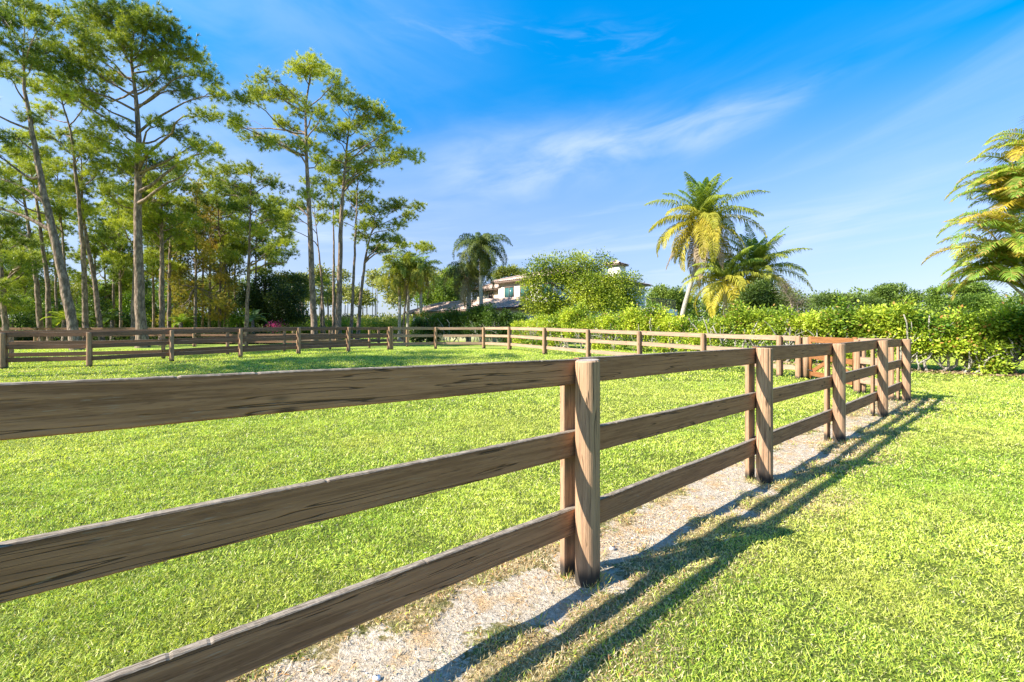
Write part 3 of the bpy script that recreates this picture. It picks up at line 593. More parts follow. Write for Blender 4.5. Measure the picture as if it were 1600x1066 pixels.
pine('small pine top with loose tufts right of the crooked pine, above the yellow palms', [(628, 520), (636, 450), (650, 400)], 46, Z2([(700, 690, 10), (760, 690, 10), (660, 742, 11), (720, 732, 11), (782, 700, 9), (680, 770, 10), (740, 760, 10), (640, 700, 9)]), .15, green=.6)
def gpine(label, trunk, D, y0, y1, hw, n, rb, **kw):
    xt = trunk[-1][0]; pf = []
    for k in range(n):
        f_ = (k + .5) / n; y_ = y0 + (y1 - y0) * f_; wdt = hw * (.45 + .75 * math.sin(math.pi * min(1, f_ * .85 + .1)))
        xc = np.interp(y_, [p[1] for p in trunk[::-1]], [p[0] for p in trunk[::-1]])
        pf.append((xc + rng.uniform(-1, 1) * wdt, y_ + rng.uniform(-6, 6), rng.uniform(10, 16)))
    return pine(label, trunk, D, pf, rb, **kw)
gpine('slim pine just right of the straight one beside the leaning pine', [(161, 540), (146, 430), (129, 340), (127, 240)], 31, 225, 340, 34, 14, .20, green=.5)
gpine('thin pine stem behind the leaning pine', [(108, 536), (100, 400), (88, 255)], 37, 245, 360, 32, 10, .15, green=.4)
gpine('slim pine close on the left of the tallest pine', [(208, 540), (212, 400), (213, 270)], 30, 250, 360, 40, 14, .21, green=.5)
gpine('thin pine stem left of the tallest pine, farther back', [(190, 537), (187, 420), (184, 300)], 38, 290, 430, 42, 14, .15, green=.3)
gpine('straight dark pine just right of the tallest pine', [(253, 539), (253, 420), (252, 250)], 31, 250, 380, 42, 17, .22, green=.45)
gpine('thin pine stem directly behind the tallest pine on its right', [(241, 536), (239, 420), (236, 300)], 40, 290, 430, 35, 12, .15, green=.35)
gpine('dark pine stem two trunks right of the tallest pine', [(264, 537), (265, 420), (268, 290)], 36, 270, 420, 40, 15, .18, green=.4)
gpine('slim pine farther back whose crown fills the gap left of the dark tiered pine', [(342, 536), (345, 420), (340, 300)], 40, 280, 400, 42, 15, .16, green=.5)
gpine('pale slim stem pine behind the dark tiered pine', [(398, 536), (400, 420), (400, 320)], 44, 300, 400, 40, 10, .15, green=.35)
gpine('dark pine at the left edge of the photo', [(10, 541), (4, 460), (-4, 330)], 27, 320, 490, 38, 18, .20, green=.2)
gpine('small pine between the left edge pine and the two pale trunks, farther back', [(42, 536), (40, 460), (36, 370)], 42, 370, 490, 32, 16, .15, green=.2)
gpine('thin pine in the back row seen left of the tallest pine, low crowned', [(168, 535), (166, 470), (160, 360)], 46, 360, 480, 36, 16, .15, green=.3)
for px_, pt_, y0_, y1_, D_, lb_ in ((27, 22, 330, 470, 43, 'thin far pine stem near the left edge, left of the two pale trunks'), (90, 84, 300, 430, 41, 'thin far pine stem between the pale trunks and the leaning pine'), (146, 150, 330, 460, 45, 'thin far pine stem between the straight slim pine and its neighbour'),
        (178, 176, 280, 400, 42, 'thin dark far pine stem left of the tallest pine'), (228, 232, 320, 460, 47, 'very thin far pine stem right behind the tallest pine'), (274, 270, 310, 440, 43, 'thin far pine stem left of the yellow cypresses'), (316, 318, 290, 420, 45, 'thin far pine stem rising through the yellow cypresses'),
        (351, 353, 310, 430, 43, 'thin far pine stem right of the yellow cypresses'), (368, 366, 300, 400, 47, 'thin far pine stem left of the dark tiered pine'), (412, 416, 340, 430, 50, 'thin far pine stem above the dark drooping tree')):
    gpine(lb_, [(px_, 536), ((px_ + pt_) / 2, 440), (pt_, y0_ + 10)], D_, y0_, y1_, 26, 10, .14, green=.45, dens=.7)
# pines outside the left edge: they shade the far lawn
for k, (x_, y_, h_) in enumerate(((-24, 12.5, 17), (-31, 15, 19), (-19.5, 11.2, 15), (-16.8, 8.8, 13))):
    z_ = .1
    pf = [((x_ + rng.uniform(-3, 3), y_ + rng.uniform(-3, 3)), h_ - rng.uniform(0, 5.5), rng.uniform(.7, 1.1)) for _ in range(16)]
    pine(('pine just outside the left edge that shades the far lawn', 'second pine outside the left edge, farther back', 'third pine outside the left edge, farthest back', 'pine outside the left edge nearest the camera')[k],
         [(x_, y_, 0), (x_ + .3, y_, h_ * .5), (x_, y_, h_ - 1)], 25, pf, .25, world=True, dens=.6, group='pine trees outside the frame')

# feathery bald cypress, yellow turning
def cypress(label, px, D, ytop, hw, ybot=500, n=26, ca=(.20, .19, .03), cb=(.54, .46, .07)):
    T = [(px, 537), (px + 1, 430), (px + 2, ytop)]; pf = []
    for k in range(n):
        f_ = (k + .5) / n; y_ = ytop + (ybot - ytop) * f_
        pf.append((px + rng.uniform(-1, 1) * hw * (.25 + .85 * math.sin(f_ * 2.4)), y_ + rng.uniform(-4, 4), rng.uniform(10, 15)))
    return pine(label, T, D, pf, .15, ca=ca, cb=cb, name='cypress_tree', nl=.16, flatz=.9, dens=.8, group='yellowing cypress trees in the wood', bark=M_bark2)
cypress('tallest yellow brown feathery cypress right of the tallest pine', 305, 37, 285, 34)
cypress('narrow yellow cypress left of the tallest cypress', 281, 41, 330, 24, n=20)
cypress('orange tinged cypress on the right of the tallest cypress', 327, 40, 320, 30, n=22, ca=(.24, .19, .03), cb=(.58, .44, .07))
cypress('green yellow low cypress left of the dark tiered pine', 357, 44, 390, 26, n=18, ca=(.16, .18, .03), cb=(.46, .42, .07))

# ------------------------------------------------------------------ broadleaf trees, shrubs and hedges
def leaf_cloud(g, blobs, n, k, size, ca, cb, spread=.22, up=.6, shell=.45, jit=.12, third=None, tf=.05, flat_leaf=.6):
    B_ = np.array(blobs, float); vol = np.prod(B_[:, 3:6], axis=1) ** .75; idx = rng.choice(len(B_), n, p=vol / vol.sum())
    q = nrm(rng.normal(size=(n, 3))) * (rng.random((n, 1)) ** shell)
    c = B_[idx, :3] + q * B_[idx, 3:6]
    tint = np.clip((fbm(c[:, 0] * 1.3 + c[:, 2], c[:, 1] * 1.3 + c[:, 2] * 1.2, 91) - .5) * 2.2 + .5 + rng.normal(size=n) * jit, 0, 1)
    C = np.repeat(c, k, 0) + rng.normal(size=(n * k, 3)) * spread * np.array([1, 1, .75]); m_ = n * k
    C[:, 2] = np.maximum(C[:, 2], gz(C[:, 0], C[:, 1]) + .05)
    d = nrm((C - np.repeat(c, k, 0)) * 2 / spread * .5 + rng.normal(size=(m_, 3)) * .7 + np.repeat(q, k, 0) * .6 + np.array([0, 0, .1]))
    nr = nrm(rng.normal(size=(m_, 3)) * flat_leaf + np.repeat(q, k, 0) * .5 + np.array([0, 0, up]))
    col = col_lerp(ca, cb, np.clip(np.repeat(tint, k) + rng.normal(size=m_) * .12, 0, 1)) * (.85 + .3 * rng.random((m_, 1)))
    if third is not None: col = np.where((rng.random(m_) < tf)[:, None], np.asarray(third), col)
    g.leaves(C, d, nr, size * (.6 + .8 * rng.random(m_)), size * .55 * (.7 + .6 * rng.random(m_)), col)
def broad(name, label, cat, px, D, blobs_px, n, k, size, ca, cb, rb=.15, group=None, bark=None, ybase=None, stems=1, zsq=1., depth=.8, third=None, spread=.22, twigs=4, tf=.05, shell=.45, stemname='trunk'):
    """blobs_px: (x, y, rx, ry) in photo pixels at distance D"""
    sc = D / F; X0 = (px - HX) * sc; bz = float(gz(X0, D)) - .05
    root = thing(name, (X0, D, bz), label, cat, group); B_ = []
    for (x_, y_, rx, ry) in blobs_px:
        c = P(x_, y_, D); off = rng.uniform(-1, 1) * rx * sc * depth; B_.append((c[0], D + off, c[2], rx * sc, rx * sc * .9, ry * sc))
    gl = Geo(); leaf_cloud(gl, B_, n, k, size, ca, cb, third=third, spread=spread, tf=tf, shell=shell)
    gt_ = Geo()
    for s_ in range(stems):
        b0 = np.array([X0 + (rng.uniform(-.5, .5) if stems > 1 else 0), D + (rng.uniform(-.4, .4) if stems > 1 else 0), bz])
        zt = min(b[2] for b in B_) ; top = np.array([X0 + rng.uniform(-.2, .2), D, max(zt, bz + .8)])
        gt_.tube(curve_pts(b0, top, 6, wob=.03), np.linspace(rb, rb * .65, 6), 8)
        for bb in B_[s_::stems]:
            lp = curve_pts(top, bb[:3], 6, sag=.08, wob=.05); gt_.tube(lp, np.linspace(rb * .5, .015, 6), 5, caps=False)
            for _ in range(twigs):
                e_ = np.array(bb[:3]) + nrm(rng.normal(size=3)) * np.array(bb[3:6]) * .85; gt_.tube(curve_pts(interp_poly(lp, rng.uniform(.5, 1)), e_, 4, wob=.06), [.014, .011, .008, .005], 3, caps=False)
    part(stemname, gt_, bark or M_bark2, root, smooth=True); part('crown', gl, M_leaf, root)
    return root
# the spreading tree in front of the house
bl = [(845, 470, 28, 22), (835, 440, 20, 18), (850, 415, 16, 12), (880, 430, 26, 20), (905, 410, 18, 9), (925, 425, 22, 14), (945, 412, 13, 7), (915, 455, 32, 24), (950, 448, 26, 20), (975, 455, 20, 18), (985, 435, 12, 7), (935, 475, 34, 18), (980, 475, 20, 14), (880, 480, 30, 16), (870, 403, 10, 6), (832, 420, 9, 6), (995, 455, 10, 10), (895, 400, 8, 5), (940, 402, 8, 4)]
broad('shade_tree', 'broad yellow green leafy tree standing in front of the two storey house', 'tree', 912, 33, bl, 4200, 9, .15, (.08, .15, .012), (.40, .46, .04), .16, stems=1, third=(.42, .44, .09), tf=.08, shell=.35, spread=.26)
broad('understory_tree', 'dense rounded dark green tree on the left of the queen palms', 'tree', 690, 62, [(700, 470, 22, 26), (685, 450, 14, 18), (715, 450, 18, 20), (665, 465, 14, 16), (725, 425, 16, 14), (705, 430, 14, 14)], 2600, 8, .26, (.07, .13, .02), (.27, .36, .05), .2)
broad('dark_tree', 'very dark low drooping tree between the wood and the tall pine pair', 'tree', 430, 42, [(430, 460, 32, 22), (405, 475, 24, 26), (450, 475, 24, 24), (430, 490, 42, 20), (385, 460, 18, 16), (460, 455, 14, 12), (415, 440, 20, 12), (400, 498, 24, 14), (455, 498, 18, 14)], 3600, 8, .17, (.018, .04, .012), (.09, .13, .03), .18)
broad('green_tree', 'olive green tree crown behind the dark drooping tree', 'tree', 470, 50, [(440, 435, 22, 10), (465, 440, 16, 12), (475, 455, 10, 10)], 900, 8, .18, (.07, .10, .02), (.24, .26, .05), .14)
# shrubs and small trees along the back of the wood
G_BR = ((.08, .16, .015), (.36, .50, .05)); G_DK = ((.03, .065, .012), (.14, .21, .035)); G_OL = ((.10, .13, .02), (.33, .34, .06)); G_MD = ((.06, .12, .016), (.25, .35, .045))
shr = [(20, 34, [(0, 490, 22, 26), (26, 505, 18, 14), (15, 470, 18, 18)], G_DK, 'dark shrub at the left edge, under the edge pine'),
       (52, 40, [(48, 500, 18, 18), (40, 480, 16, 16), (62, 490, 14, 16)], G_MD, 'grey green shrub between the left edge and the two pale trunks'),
       (95, 44, [(95, 500, 20, 18), (85, 480, 16, 14), (110, 490, 16, 14)], G_MD, 'shrub behind the leaning pine, left of its trunk'),
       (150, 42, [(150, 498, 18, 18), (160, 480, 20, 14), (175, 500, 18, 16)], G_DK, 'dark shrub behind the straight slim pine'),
       (180, 50, [(165, 465, 18, 14), (185, 455, 16, 16), (200, 475, 16, 20)], G_BR, 'bright green small tree seen left of the tallest pine'),
       (232, 44, [(235, 500, 16, 18), (232, 478, 14, 18), (250, 495, 14, 16)], G_MD, 'shrub behind the tallest pine on its right'),
       (285, 46, [(280, 500, 20, 18), (300, 495, 20, 18), (270, 485, 14, 14)], G_BR, 'bright green shrub under the yellow cypresses'),
       (335, 46, [(330, 500, 20, 18), (350, 490, 18, 18), (340, 475, 14, 14)], G_MD, 'shrub between the cypresses and the dark tiered pine'),
       (372, 40, [(368, 505, 16, 14), (380, 495, 12, 12)], G_BR, 'low bright shrub left of the dark tiered pine foot'),
       (120, 55, [(110, 470, 26, 26), (130, 450, 20, 22), (90, 450, 20, 26)], G_OL, 'olive tree far back between the leaning and the slim pine'),
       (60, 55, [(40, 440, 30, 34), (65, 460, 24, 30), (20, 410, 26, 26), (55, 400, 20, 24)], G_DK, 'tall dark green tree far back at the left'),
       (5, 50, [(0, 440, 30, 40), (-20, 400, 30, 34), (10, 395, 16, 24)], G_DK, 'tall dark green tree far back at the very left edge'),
       (210, 60, [(205, 440, 22, 26), (228, 450, 20, 24), (190, 430, 16, 20)], G_OL, 'olive tree far back behind the tallest pine'),
       (270, 60, [(265, 455, 20, 28), (285, 450, 20, 28)], G_MD, 'green tree far back behind the cypresses'),
       (330, 62, [(320, 455, 22, 26), (345, 450, 20, 26), (365, 465, 16, 20)], G_OL, 'olive tree far back left of the dark drooping tree')]
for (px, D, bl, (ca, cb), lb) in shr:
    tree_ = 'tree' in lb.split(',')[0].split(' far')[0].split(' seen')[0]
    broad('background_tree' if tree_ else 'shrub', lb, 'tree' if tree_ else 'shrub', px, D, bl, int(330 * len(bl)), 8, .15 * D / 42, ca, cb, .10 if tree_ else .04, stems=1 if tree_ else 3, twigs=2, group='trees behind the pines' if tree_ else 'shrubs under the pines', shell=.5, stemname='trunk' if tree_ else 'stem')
# low clipped hedges far beyond the second paddock
def box_hedge(label, x0, x1, D, ytop, ca, cb, n, third=None, name='garden_hedge', size=.14):
    a_ = P(x0, ytop, D); b_ = P(x1, ytop, D); h_ = a_[2] - .36; c = (a_ + b_) / 2; m_ = int(abs(b_[0] - a_[0]) / .8) + 1
    bl = [(a_[0] + (b_[0] - a_[0]) * (k + .5) / m_, D + rng.uniform(-.2, .2), .36 + h_ * .5, .65, .7, h_ * .52) for k in range(m_)]
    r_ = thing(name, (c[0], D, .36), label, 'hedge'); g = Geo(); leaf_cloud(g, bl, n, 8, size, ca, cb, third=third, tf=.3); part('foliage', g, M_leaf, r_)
    g = Geo()
    for b in bl: g.tube(curve_pts((b[0], b[1], .3), (b[0] + rng.uniform(-.2, .2), b[1], .36 + h_ * .7), 4), [.05, .04, .03, .02], 5)
    part('stem', g, M_bark2, r_); return r_
box_hedge('far bright green clipped hedge seen behind the tall pine pair', 425, 560, 50, 499, (.09, .17, .02), (.30, .42, .05), 2600)
box_hedge('far yellow green clipped hedge left of the yellow palms', 562, 668, 52, 496, (.14, .22, .03), (.40, .50, .08), 2200)
box_hedge('low clipped hedge with shade put into its leaf colour, behind the farthest rail fence under the pines', -70, 425, 34.5, 521, (.018, .035, .008), (.055, .09, .018), 5200, size=.12)  # near-black leaf colours stand in for the shade behind the fence
broad('flowering_shrub', 'small shrub with magenta pink flowers at the foot of the dark drooping tree', 'shrub', 434, 38, [(431, 511, 7, 3), (441, 509, 4, 4)], 70, 7, .11, (.10, .02, .06), (.45, .05, .25), .03, stems=3, twigs=2, stemname='stem')
broad('flowering_shrub', 'yellow green shrub with orange leaves beside the left end of the dark hedge', 'shrub', 662, 38, [(660, 498, 9, 10), (665, 508, 8, 6)], 330, 7, .12, (.25, .32, .04), (.55, .52, .08), .03, stems=3, twigs=2, third=(.5, .10, .02), tf=.15, stemname='stem')

# the far woods (a mass too dense to count)
def far_wood(label, x0, x1, D, ytop, ybot, n, ca, cb, trunks, size=.45):
    g = Geo(); a_ = P(x0, ytop, D); b_ = P(x1, ytop, D); m_ = int((x1 - x0) / 9); bl = []
    for k in range(m_):
        x_ = x0 + (x1 - x0) * (k + rng.random()) / m_; y_ = ytop + rng.uniform(0, .55) * (ybot - ytop); dd = D + rng.uniform(-4, 6); c = P(x_, y_, dd)
        bl.append((c[0], dd, c[2], rng.uniform(8, 17) * D / F, 2.0, rng.uniform(6, 14) * D / F))
        if rng.random() < .9: c = P(x_ + 5, ybot - 8, dd); bl.append((c[0], dd, c[2], 14 * D / F, 2.0, 8 * D / F))
    for k in range(m_): c = P(x0 + (x1 - x0) * (k + rng.random()) / m_, 506, D + 6); bl.append((c[0], D + 6, 1.2, 10 * D / F, 1.5, 1.3))
    leaf_cloud(g, bl, n, 8, size, ca, cb, spread=.45)
    for k in range(trunks):
        x_ = rng.uniform(x0, x1); dd = D + rng.uniform(-3, 5); q0 = P(x_, ybot, dd); q0[2] = .3; g.tube([q0, P(x_ + rng.uniform(-3, 3), ytop + rng.uniform(5, 40), dd)], [rng.uniform(.07, .14), .05], 5, (.20, .165, .12))
    o_ = part('distant_wood', g, M_leaf); tag(o_, label, 'trees', kind='stuff')
far_wood('distant hazy mass of green trees seen between the pine trunks', -60, 470, 78, 440, 512, 9000, (.06, .10, .03), (.22, .27, .08), 60)
far_wood('distant yellow green open wood with pale stems behind the tall pine pair', 455, 700, 85, 425, 512, 7500, (.16, .18, .05), (.46, .46, .12), 34)
far_wood('distant green treeline beyond the hedge on the right', 1030, 1700, 75, 462, 500, 6500, (.07, .12, .025), (.25, .33, .06), 20)
broad('background_tree', 'round topped green tree on the skyline right of the corner post', 'tree', 1400, 62, [(1385, 456, 16, 9), (1405, 450, 18, 7), (1420, 466, 14, 10), (1375, 474, 14, 10), (1400, 476, 24, 12)], 1700, 8, .24, (.06, .11, .02), (.22, .30, .05), .2, twigs=2, group='trees on the right skyline')
broad('background_tree', 'flat topped green tree on the skyline left of the areca palm', 'tree', 1500, 60, [(1490, 452, 18, 7), (1512, 449, 18, 6), (1530, 460, 16, 9), (1500, 472, 28, 11), (1458, 455, 8, 6), (1458, 470, 10, 10)], 1900, 8, .24, (.06, .12, .02), (.24, .34, .05), .2, twigs=2, group='trees on the right skyline')
broad('background_tree', 'green tree on the skyline between the house balcony and the coconut palm', 'tree', 1040, 55, [(1035, 460, 16, 14), (1052, 466, 14, 16), (1020, 470, 10, 10), (1065, 475, 12, 12)], 1500, 8, .22, (.08, .14, .02), (.28, .36, .06), .15, twigs=2, group='trees on the right skyline')
broad('background_tree', 'dull green tree on the skyline above the orange gate', 'tree', 1325, 58, [(1300, 468, 20, 9), (1330, 470, 18, 9), (1350, 474, 14, 8)], 1200, 8, .22, (.05, .09, .02), (.18, .24, .05), .15, twigs=2, group='trees on the right skyline')
broad('background_tree', 'small tree crown peeking over the roof between the queen palm and the house tree', 'tree', 795, 60, [(785, 425, 10, 8), (800, 424, 10, 7), (815, 430, 12, 8), (775, 432, 8, 6)], 700, 8, .22, (.12, .16, .03), (.32, .34, .06), .12, twigs=2)
broad('small_tree', 'dense dark green small tree under the right coconut palm', 'tree', 1185, 27, [(1180, 462, 16, 22), (1200, 455, 14, 18), (1165, 475, 14, 18), (1210, 475, 16, 16), (1190, 485, 24, 12)], 1900, 8, .11, (.025, .055, .012), (.12, .18, .03), .08, spread=.15)
broad('bare_shrub', 'thin grey twiggy shrub right of the dark small tree', 'shrub', 1240, 26, [(1240, 465, 18, 22), (1228, 445, 10, 12), (1255, 475, 12, 12)], 300, 8, .06, (.12, .11, .07), (.26, .24, .15), .04, stems=4, twigs=40, stemname='stem')

# ------------------------------------------------------------------ the hedges along the drive
def path_pts(path, n):
    path = np.array(path, float); d = np.concatenate([[0], np.cumsum(np.linalg.norm(np.diff(path, axis=0), axis=1))]); x_ = np.linspace(0, d[-1], n)
    return np.stack([np.interp(x_, d, path[:, k]) for k in (0, 1)], -1), d[-1]
def long_hedge(label, path, h, th, n, size, ca, cb, stems, third=None, tf=.04, low=.35, bushy=.5, k=9, name='hedge', hvar=.4, sh=(.55, .95)):
    m_ = int(path_pts(path, 2)[1] / .55); pp, Lh = path_pts(path, m_); bl = []
    for q, p in enumerate(pp):
        z_ = float(gz(*p)); hh = h * (1 + hvar * (fbm(np.array([q * .35]), np.array([h]), 19, 2)[0] - .5) * 2)
        lo = low + rng.random() * bushy
        for lev in (.38, .66, .86):
            bl.append((p[0] + rng.normal() * .12, p[1] + rng.normal() * .2, z_ + lo * .5 + (hh - lo * .5) * lev, rng.uniform(.28, .5), th * rng.uniform(.3, .55), hh * rng.uniform(.10, .19)))
        if rng.random() < .32: bl.append((p[0], p[1] - th * .25, z_ + hh * 1.05, .16, .16, rng.uniform(.2, .42)))
        if rng.random() < bushy: bl.append((p[0], p[1] - th * .3, z_ + .35, .4, .35, .3))
    c = pp[len(pp) // 2]; r_ = thing(name, (c[0], c[1], float(gz(*c))), label, 'hedge'); g = Geo()
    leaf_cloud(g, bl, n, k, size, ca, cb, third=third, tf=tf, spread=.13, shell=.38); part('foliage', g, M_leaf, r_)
    g = Geo()
    for _ in range(stems):
        q = rng.random(); p = np.array([np.interp(q, np.linspace(0, 1, m_), pp[:, k_]) for k_ in (0, 1)]); p = p + rng.normal(size=2) * .15; z_ = float(gz(*p)) - .05
        hh = h * (rng.uniform(*sh) if rng.random() < .85 else .9); p = p - np.array([.05, th * .12]); mid = np.array([p[0] + rng.normal() * .18, p[1] - rng.random() * th * .25, z_ + hh * .5]); e_ = mid + np.array([rng.normal() * .3, -rng.random() * .2, hh * .5]); r0 = rng.uniform(.03, .065)
        b_ = np.array([p[0], p[1], z_]); g.tube(np.concatenate([curve_pts(b_, mid, 4, wob=.05), curve_pts(mid, e_, 4, wob=.06)[1:]]), np.linspace(r0, r0 * .3, 7), 6)
        for _k in range(3):
            e2 = mid + np.array([rng.normal() * .35, rng.normal() * .2 - .1, rng.uniform(.2, .8)]); g.tube(curve_pts(mid, e2, 4, wob=.06), [r0 * .5, r0 * .4, r0 * .3, .006], 4)
    part('stem', g, M_stem, r_, smooth=True); return r_
long_hedge('hedge with shade put into its dark green leaf colour, in front of the house roof, left end of the hedge row', [(-6.9, 33.9), (-3.2, 33), (.6, 30.6)], 2.25, 1.6, 5600, .14, (.025, .06, .012), (.12, .20, .03), 30, low=.1)  # leaves coloured darker than the next hedge to carry its shade
long_hedge('long bright yellow green hedge behind the tan fence and the coconut palms', [(.4, 30.2), (3.6, 25.8), (8.3, 19.8), (12.6, 14.9)], 1.85, 1.5, 11500, .115, (.10, .19, .016), (.56, .64, .06), 110, third=(.50, .32, .10), tf=.04, low=.5, sh=(.3, .8))
long_hedge('tall loose hedge with bare pale stems on the right behind the lawn', [(12.6, 14.7), (15.5, 13.5), (21, 12.6)], 2.05, 1.3, 9000, .105, (.08, .18, .016), (.54, .66, .06), 60, third=(.50, .26, .08), tf=.04, low=.38, bushy=.6, hvar=.4, sh=(.22, .5))
# leaf litter along its foot
n = 9000; q = rng.random(n); pth = np.array([(8.3, 19.3), (12.4, 14.6), (15.3, 13.1), (20, 12.3)]); ti = np.array([0, .4, .6, 1.])
x = np.interp(q, ti, pth[:, 0]) + rng.normal(size=n) * .3; y = np.interp(q, ti, pth[:, 1]) - .05 + rng.normal(size=n) * .32
a = rng.random(n) * 6.28; d = np.stack([np.cos(a), np.sin(a), rng.random(n) * .5], 1); g = Geo()
g.leaves(np.stack([x, y, gzz(x, y) + rng.random(n) * .05], 1), d, nrm(rng.normal(size=(n, 3)) * .6 + [0, 0, 1.]), .04 + .10 * rng.random(n), .02 + .035 * rng.random(n), col_lerp((.13, .08, .04), (.42, .31, .19), rng.random(n)))
tag(part('leaf_litter', g, M_col), 'brown dead leaves and twigs along the foot of the right hedge', 'leaves', kind='stuff')

# ------------------------------------------------------------------ palms
def frond(c, azm, e0, bend, Ln, lf, nleaf, ca, cb, droop=.6, wide=.035, plume=0., vee=.2, tipc=None, fwd=.65):
    """one feather leaf as a Geo"""
    n = 14; s_ = np.linspace(0, 1, n); e_ = e0 - bend * s_ ** 1.4; st_ = Ln / (n - 1)
    hz_ = np.array([math.sin(azm), math.cos(azm), 0]); dirs = np.cos(e_)[:, None] * hz_ + np.sin(e_)[:, None] * np.array([0, 0, 1.])
    pts = np.concatenate([[c], c + np.cumsum(dirs[:-1] * st_, axis=0)]); g = Geo(); col0 = np.asarray(cb) * .9 + .02
    g.tube(pts, np.linspace(.028, .006, n), 4, col0, caps=False)
    f_ = np.repeat(np.linspace(.14, .995, nleaf), 2); sg = np.tile([1, -1], nleaf); m_ = len(f_)
    base = interp_poly(pts, f_); dd = np.stack([np.interp(f_, s_, dirs[:, k]) for k in range(3)], -1); side = np.cross(nrm(dd), [0, 0, 1.]); side = nrm(side + 1e-6) * sg[:, None]
    upv = nrm(np.cross(side * sg[:, None], dd)); 
    prof = np.sin(math.pi * np.clip(f_ * .86 + .12, 0, 1)) ** .6 * (1 - .35 * f_); l_ = lf * prof * (.85 + .3 * rng.random(m_))
    a_ = (.45 + .55 * f_)[:, None]; d1 = nrm(side * (1.2 - .4 * a_) + dd * a_ * fwd + upv * (vee + plume * rng.normal(size=(m_, 1))) + rng.normal(size=(m_, 3)) * .06)
    d2 = nrm(d1 * (1 - droop * .55) + np.array([0, 0, -1.]) * droop + rng.normal(size=(m_, 3)) * .05); mid = base + d1 * l_[:, None] * .45; tip = mid + d2 * l_[:, None] * .58
    wv = nrm(np.cross(d1, upv + rng.normal(size=(m_, 3)) * .35)) * wide * .5
    t_ = np.clip(rng.random(m_) * .7 + f_ * .3, 0, 1); col = col_lerp(ca, cb, t_)
    if tipc is not None: col = np.where((rng.random(m_) < .25 * f_ + .05)[:, None], np.asarray(tipc), col)
    V_ = np.stack([base - wv * .5, base + wv * .5, mid + wv, tip, mid - wv], 1)
    o_ = np.arange(m_)[:, None] * 5; g.add(V_.reshape(-1, 3), np.concatenate([o_ + np.array([0, 1, 2, 4])], 0), np.repeat(col, 5, 0))
    b0 = g.n - m_ * 5; g.f.append(b0 + o_ + np.array([4, 2, 3])); g.v.append(np.zeros((0, 3))); g.c.append(np.zeros((0, 3)))
    return g
def palm(name, label, trunk, D, Ln, nf, lf=.75, nleaf=38, emax=80, emin=-55, bend=1.3, old=(.42, .36, .05), yng=(.12, .19, .03), droop=.6, plume=.05, wide=.045, dead=0, rt=.14, bmin=.45, tipc=None, group=None, yel=1.0, cut=None):
    T = np.array([P(x_, y_, D) for x_, y_ in trunk]); T[0][2] = float(gz(T[0][0], D)) - .1; root = thing(name, T[0], label, 'palm tree', group)
    n = 26; Tp = interp_poly(T, np.linspace(0, 1, n)); sm_ = Tp.copy()
    for _ in range(3): sm_[1:-1] = (sm_[:-2] + sm_[1:-1] * 2 + sm_[2:]) / 4
    rad = np.linspace(rt * 1.1, rt * .75, n) * (1 + .05 * (np.arange(n) % 2)); rad[0] *= 1.5; g = Geo(); g.tube(sm_, rad, 12); part('trunk', g, M_palm, root, smooth=True)
    c0 = sm_[-1]; g = Geo()
    for k in range(9):
        a_ = k * .7; g.tube([c0 + [0, 0, -.25], c0 + [math.cos(a_) * .12, math.sin(a_) * .12, .15], c0 + [math.cos(a_) * .22, math.sin(a_) * .22, .5]], [.09, .06, .02], 6)
    part('crown_shaft', g, M_bark2, root, smooth=True)
    for k in range(nf):
        f_ = (k + .5) / nf; e_ = R(emax + (emin - emax) * f_ ** 1.15) + rng.normal() * .08; az_ = k * 2.39996 + rng.normal() * .2
        ag = np.clip(f_ * 1.15 + rng.normal() * .12, 0, 1) * yel; isdead = k >= nf - dead
        ca = np.array(yng) * (1 - ag) + np.array(old) * .6 * ag; cb = np.array(yng) * 1.9 * (1 - ag) + np.array(old) * ag
        if isdead: ca, cb = np.array((.22, .16, .10)), np.array((.42, .33, .22))
        g = frond(c0 + [0, 0, .1], az_, e_, bend * (bmin + (1.2 - bmin) * min(1, f_ * 2)) * rng.uniform(.8, 1.15) * (1 if not isdead else .5), Ln * rng.uniform(.85, 1.1) * (.75 if f_ < .12 else 1), lf, nleaf, ca, cb, droop if not isdead else 1.2, wide, plume, tipc=tipc)
        part('frond', g, M_frond, root, label='dead hanging brown frond' if isdead else None)
    return root
palm('coconut_palm', 'tall coconut palm with curved pale trunk and yellow lower fronds, centre right', [(1060, 520), (1066, 490), (1076, 455), (1087, 420), (1094, 385), (1098, 350)], 31, 4.2, 50, lf=1.1, nleaf=58, wide=.06, droop=.8, dead=7, emax=86, emin=-60, bend=1.35, rt=.15, old=(.55, .44, .05))
palm('coconut_palm', 'shorter darker coconut palm on the right of the tall coconut palm', [(1176, 520), (1178, 470), (1182, 428)], 32, 3.7, 42, lf=1.0, nleaf=50, wide=.06, droop=.8, emax=82, emin=-45, bend=1.2, old=(.42, .36, .05), dead=2)
palm('coconut_palm', 'low coconut palm with yellow arching fronds beneath the tall coconut palm', [(1134, 520), (1133, 480), (1132, 442)], 30, 3.1, 30, lf=.9, nleaf=46, wide=.06, droop=.8, emax=74, emin=-30, bend=1.6, old=(.60, .50, .06))
palm('queen_palm', 'tall queen palm with slim grey trunk and feathery round crown left of the house', [(752, 530), (752, 480), (751, 430), (751, 392)], 33, 2.75, 38, lf=.62, nleaf=85, emax=78, emin=-45, bend=2.1, bmin=.95, droop=1.0, plume=.7, old=(.20, .20, .05), yng=(.075, .115, .03), wide=.035, rt=.15, yel=.7)
